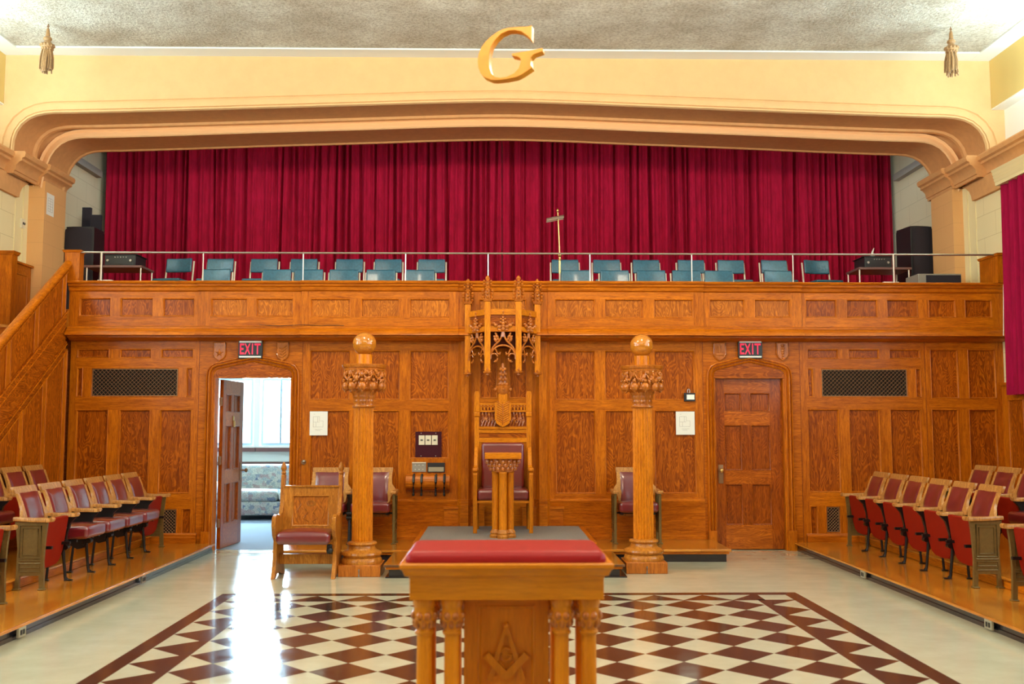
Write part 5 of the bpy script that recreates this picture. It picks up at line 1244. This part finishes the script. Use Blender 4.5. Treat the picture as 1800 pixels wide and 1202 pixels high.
# control plate, outlets and lever box
(x0, x1, z0, z1), = rects([(730,758.5,776,805)], YW); yy = YW+.022
t = thing('switch_panel', 'dark maroon switch plate with three cream dimmers left of the throne', 'switch', ((x0+x1)/2, yy, z0)); g = MB(); g.box(x0, x1, yy-.01, yy, z0, z1, 'maroon_plate'); g.build('plate', t, True)
for k in range(3):
    a = x0+(x1-x0)*(.13+.25*k); g = MB(); g.box(a, a+(x1-x0)*.22, yy-.018, yy-.01, z0+(z1-z0)*.5, z0+(z1-z0)*.86, 'switch'); dm = g.build('dimmer', t, True)
    g = MB(); g.box(a+.02, a+.05, yy-.024, yy-.018, z0+(z1-z0)*.66, z0+(z1-z0)*.70, 'iron'); g.build('slider', dm, True)
for a in (.22, .78):
    for b in (.08, .94): g = MB(); g.ball((x0+(x1-x0)*a, yy-.011, z0+(z1-z0)*b), .006, 'chrome', n=8); g.build('screw', t, True)
(x0, x1, z0, z1), = rects([(724.5,812,749,829)], YW); t = thing('metal_wall_plate', 'brushed metal plate with six screws below the maroon switch panel', 'plate', ((x0+x1)/2, YW, z0)); g = MB(); g.box(x0, x1, YW-.012, YW, z0, z1, 'grey_case'); g.box(x0, x1, YW-.02, YW, z1-.014, z1, 'cream_metal'); g.build('plate', t, True)
for a in (.22, .5, .78):
    for b in (.25, .70): g = MB(); g.ball((x0+(x1-x0)*a, YW-.013, z0+(z1-z0)*b), .006, 'paper', n=8); g.build('screw', t, True)
(x0, x1, z0, z1), = rects([(751.5,813,782,830)], YW); t = thing('jack_panel', 'small dark framed label panel right of the six-screw metal plate', 'panel', ((x0+x1)/2, YW, z0)); g = MB(); g.box(x0, x1, YW-.012, YW, z0, z1, 'black'); g.build('frame', t, True); g = MB(); g.box(x0+.012, x1-.012, YW-.015, YW-.012, z0+.01, z0+(z1-z0)*.55, 'outlet_tan'); g.build('label_strip', t, True)
(x0, x1, z0, z1), = rects([(714.5,834,791,861)], YW)
t = thing('lever_box', 'rounded oak lever box with four black switch levers on the wall', 'switch box', ((x0+x1)/2, YW, z0)); g = MB(); P = [(YW, z0), (YW-.05, z0), (YW-.10, z0+.03), (YW-.125, z0+.08), (YW-.12, z0+.13), (YW-.09, z1-.01), (YW-.04, z1), (YW, z1)]
g.prism(P, x0, x1, 'x', 'oak_x'); g.box(x0, x1, YW-.05, YW, z0-.012, z0, 'darkoak'); g.build('box', t, True)
for px in (727, 741, 766, 781):
    g = MB(); x = XP(px, YW-.12, 850); g.tube([(x, YW-.05, z1+.0), (x, YW-.11, z1-.02), (x, YW-.14, z0+.10), (x, YW-.135, z0+.03), (x, YW-.13, z0-.03)], [.016, .016, .014, .011, .012], 'iron', 8); g.ball((x, YW-.14, z0-.045), .016, 'iron', (1, .8, 1.4), 8); g.build('lever', t, True)
(x0, x1, z0, z1), = rects([(1202,690.5,1221.5,705)], YW); t = thing('thermostat', 'small white and black thermostat left of the closed door', 'thermostat', ((x0+x1)/2, YW, z0)); g = MB(); g.box(x0, x1, YW-.03, YW, z0, z1, 'black'); g.box(x0+.03, x1-.012, YW-.034, YW-.03, z0+.02, z1-.02, 'sign_white'); g.build('housing', t, True)
g = MB(); cxx = (x0+x1)/2-.01; g.tube([(cxx+.014*math.cos(k*.5), YW-.012, z1+.02+.03*math.sin(k*.5)) for k in range(14)], .005, 'chrome', 6); g.build('cable_loop', t, True)
x, zz = PY(534, 812, YW); t = thing('wall_latch', 'small round bronze latch on the wall right of the open door', 'latch', (x, YW, zz)); g = MB(); g.tube([(x, YW, zz), (x, YW-.015, zz)], .03, 'bronze', 16); g.tube([(x, YW-.015, zz-.0), (x+.01, YW-.05, zz+.01)], .012, 'iron'); g.ball((x+.01, YW-.055, zz+.01), .02, 'chrome', n=10); g.build('body', t, True)

# ================================================================== LIGHT
w = bpy.data.worlds.new('world'); sc.world = w; w.use_nodes = True
bg = w.node_tree.nodes['Background']; bg.inputs[0].default_value = (.56, .82, 1, 1); bg.inputs[1].default_value = 5
def area(name, loc, rot, sx, sy, e, col):
    d = bpy.data.lights.new(name, 'AREA'); d.shape = 'RECTANGLE'; d.size = sx; d.size_y = sy; d.energy = e; d.color = col
    o = bpy.data.objects.new(name, d); C.objects.link(o); o.location = loc; o.rotation_euler = rot; return o
COOL = (.74, .95, 1.0); WARM = (1.0, .84, .62)
for s in (-1, 1):
    for a, e in ((-1.6, 12), (1.9, 25), (5.1, 70), (8.3, 80)): area('daylight', (s*6.75, a, 3.1), (0, s*PI/2, 0), 2.4, 1.8, e, COOL)     # outside the side windows
    for a in (-2.7, .5, 3.7, 6.9, 10.1): area('clerestory_daylight', (s*6.8, a, 5.26), (0, s*PI/2, 0), .44, 2.5, 70, COOL)
    area('cove_fill', (s*6.12, 8.3, 5.0), (PI, s*.15, 0), .12, 6.0, 330, COOL)  # added upward fill brightening ceiling corners and side walls, no fixture there
area('daylight_lounge', (-3.4, 17.9, 1.75), (-PI/2, 0, 0), 2.6, 1.2, 1700, (.50, .77, 1.0))
for y in (3.1, 8.5):
    for x in (-1.3, 1.3):
        d = bpy.data.lights.new('hall_lamp', 'POINT'); d.shadow_soft_size = .28; d.energy = 225; d.color = WARM
        o = bpy.data.objects.new('hall_lamp', d); C.objects.link(o); o.location = (x, y, 5.2)
        o.rotation_euler = (0, 0, 0)
sc.cycles.max_bounces = 8; sc.cycles.diffuse_bounces = 5
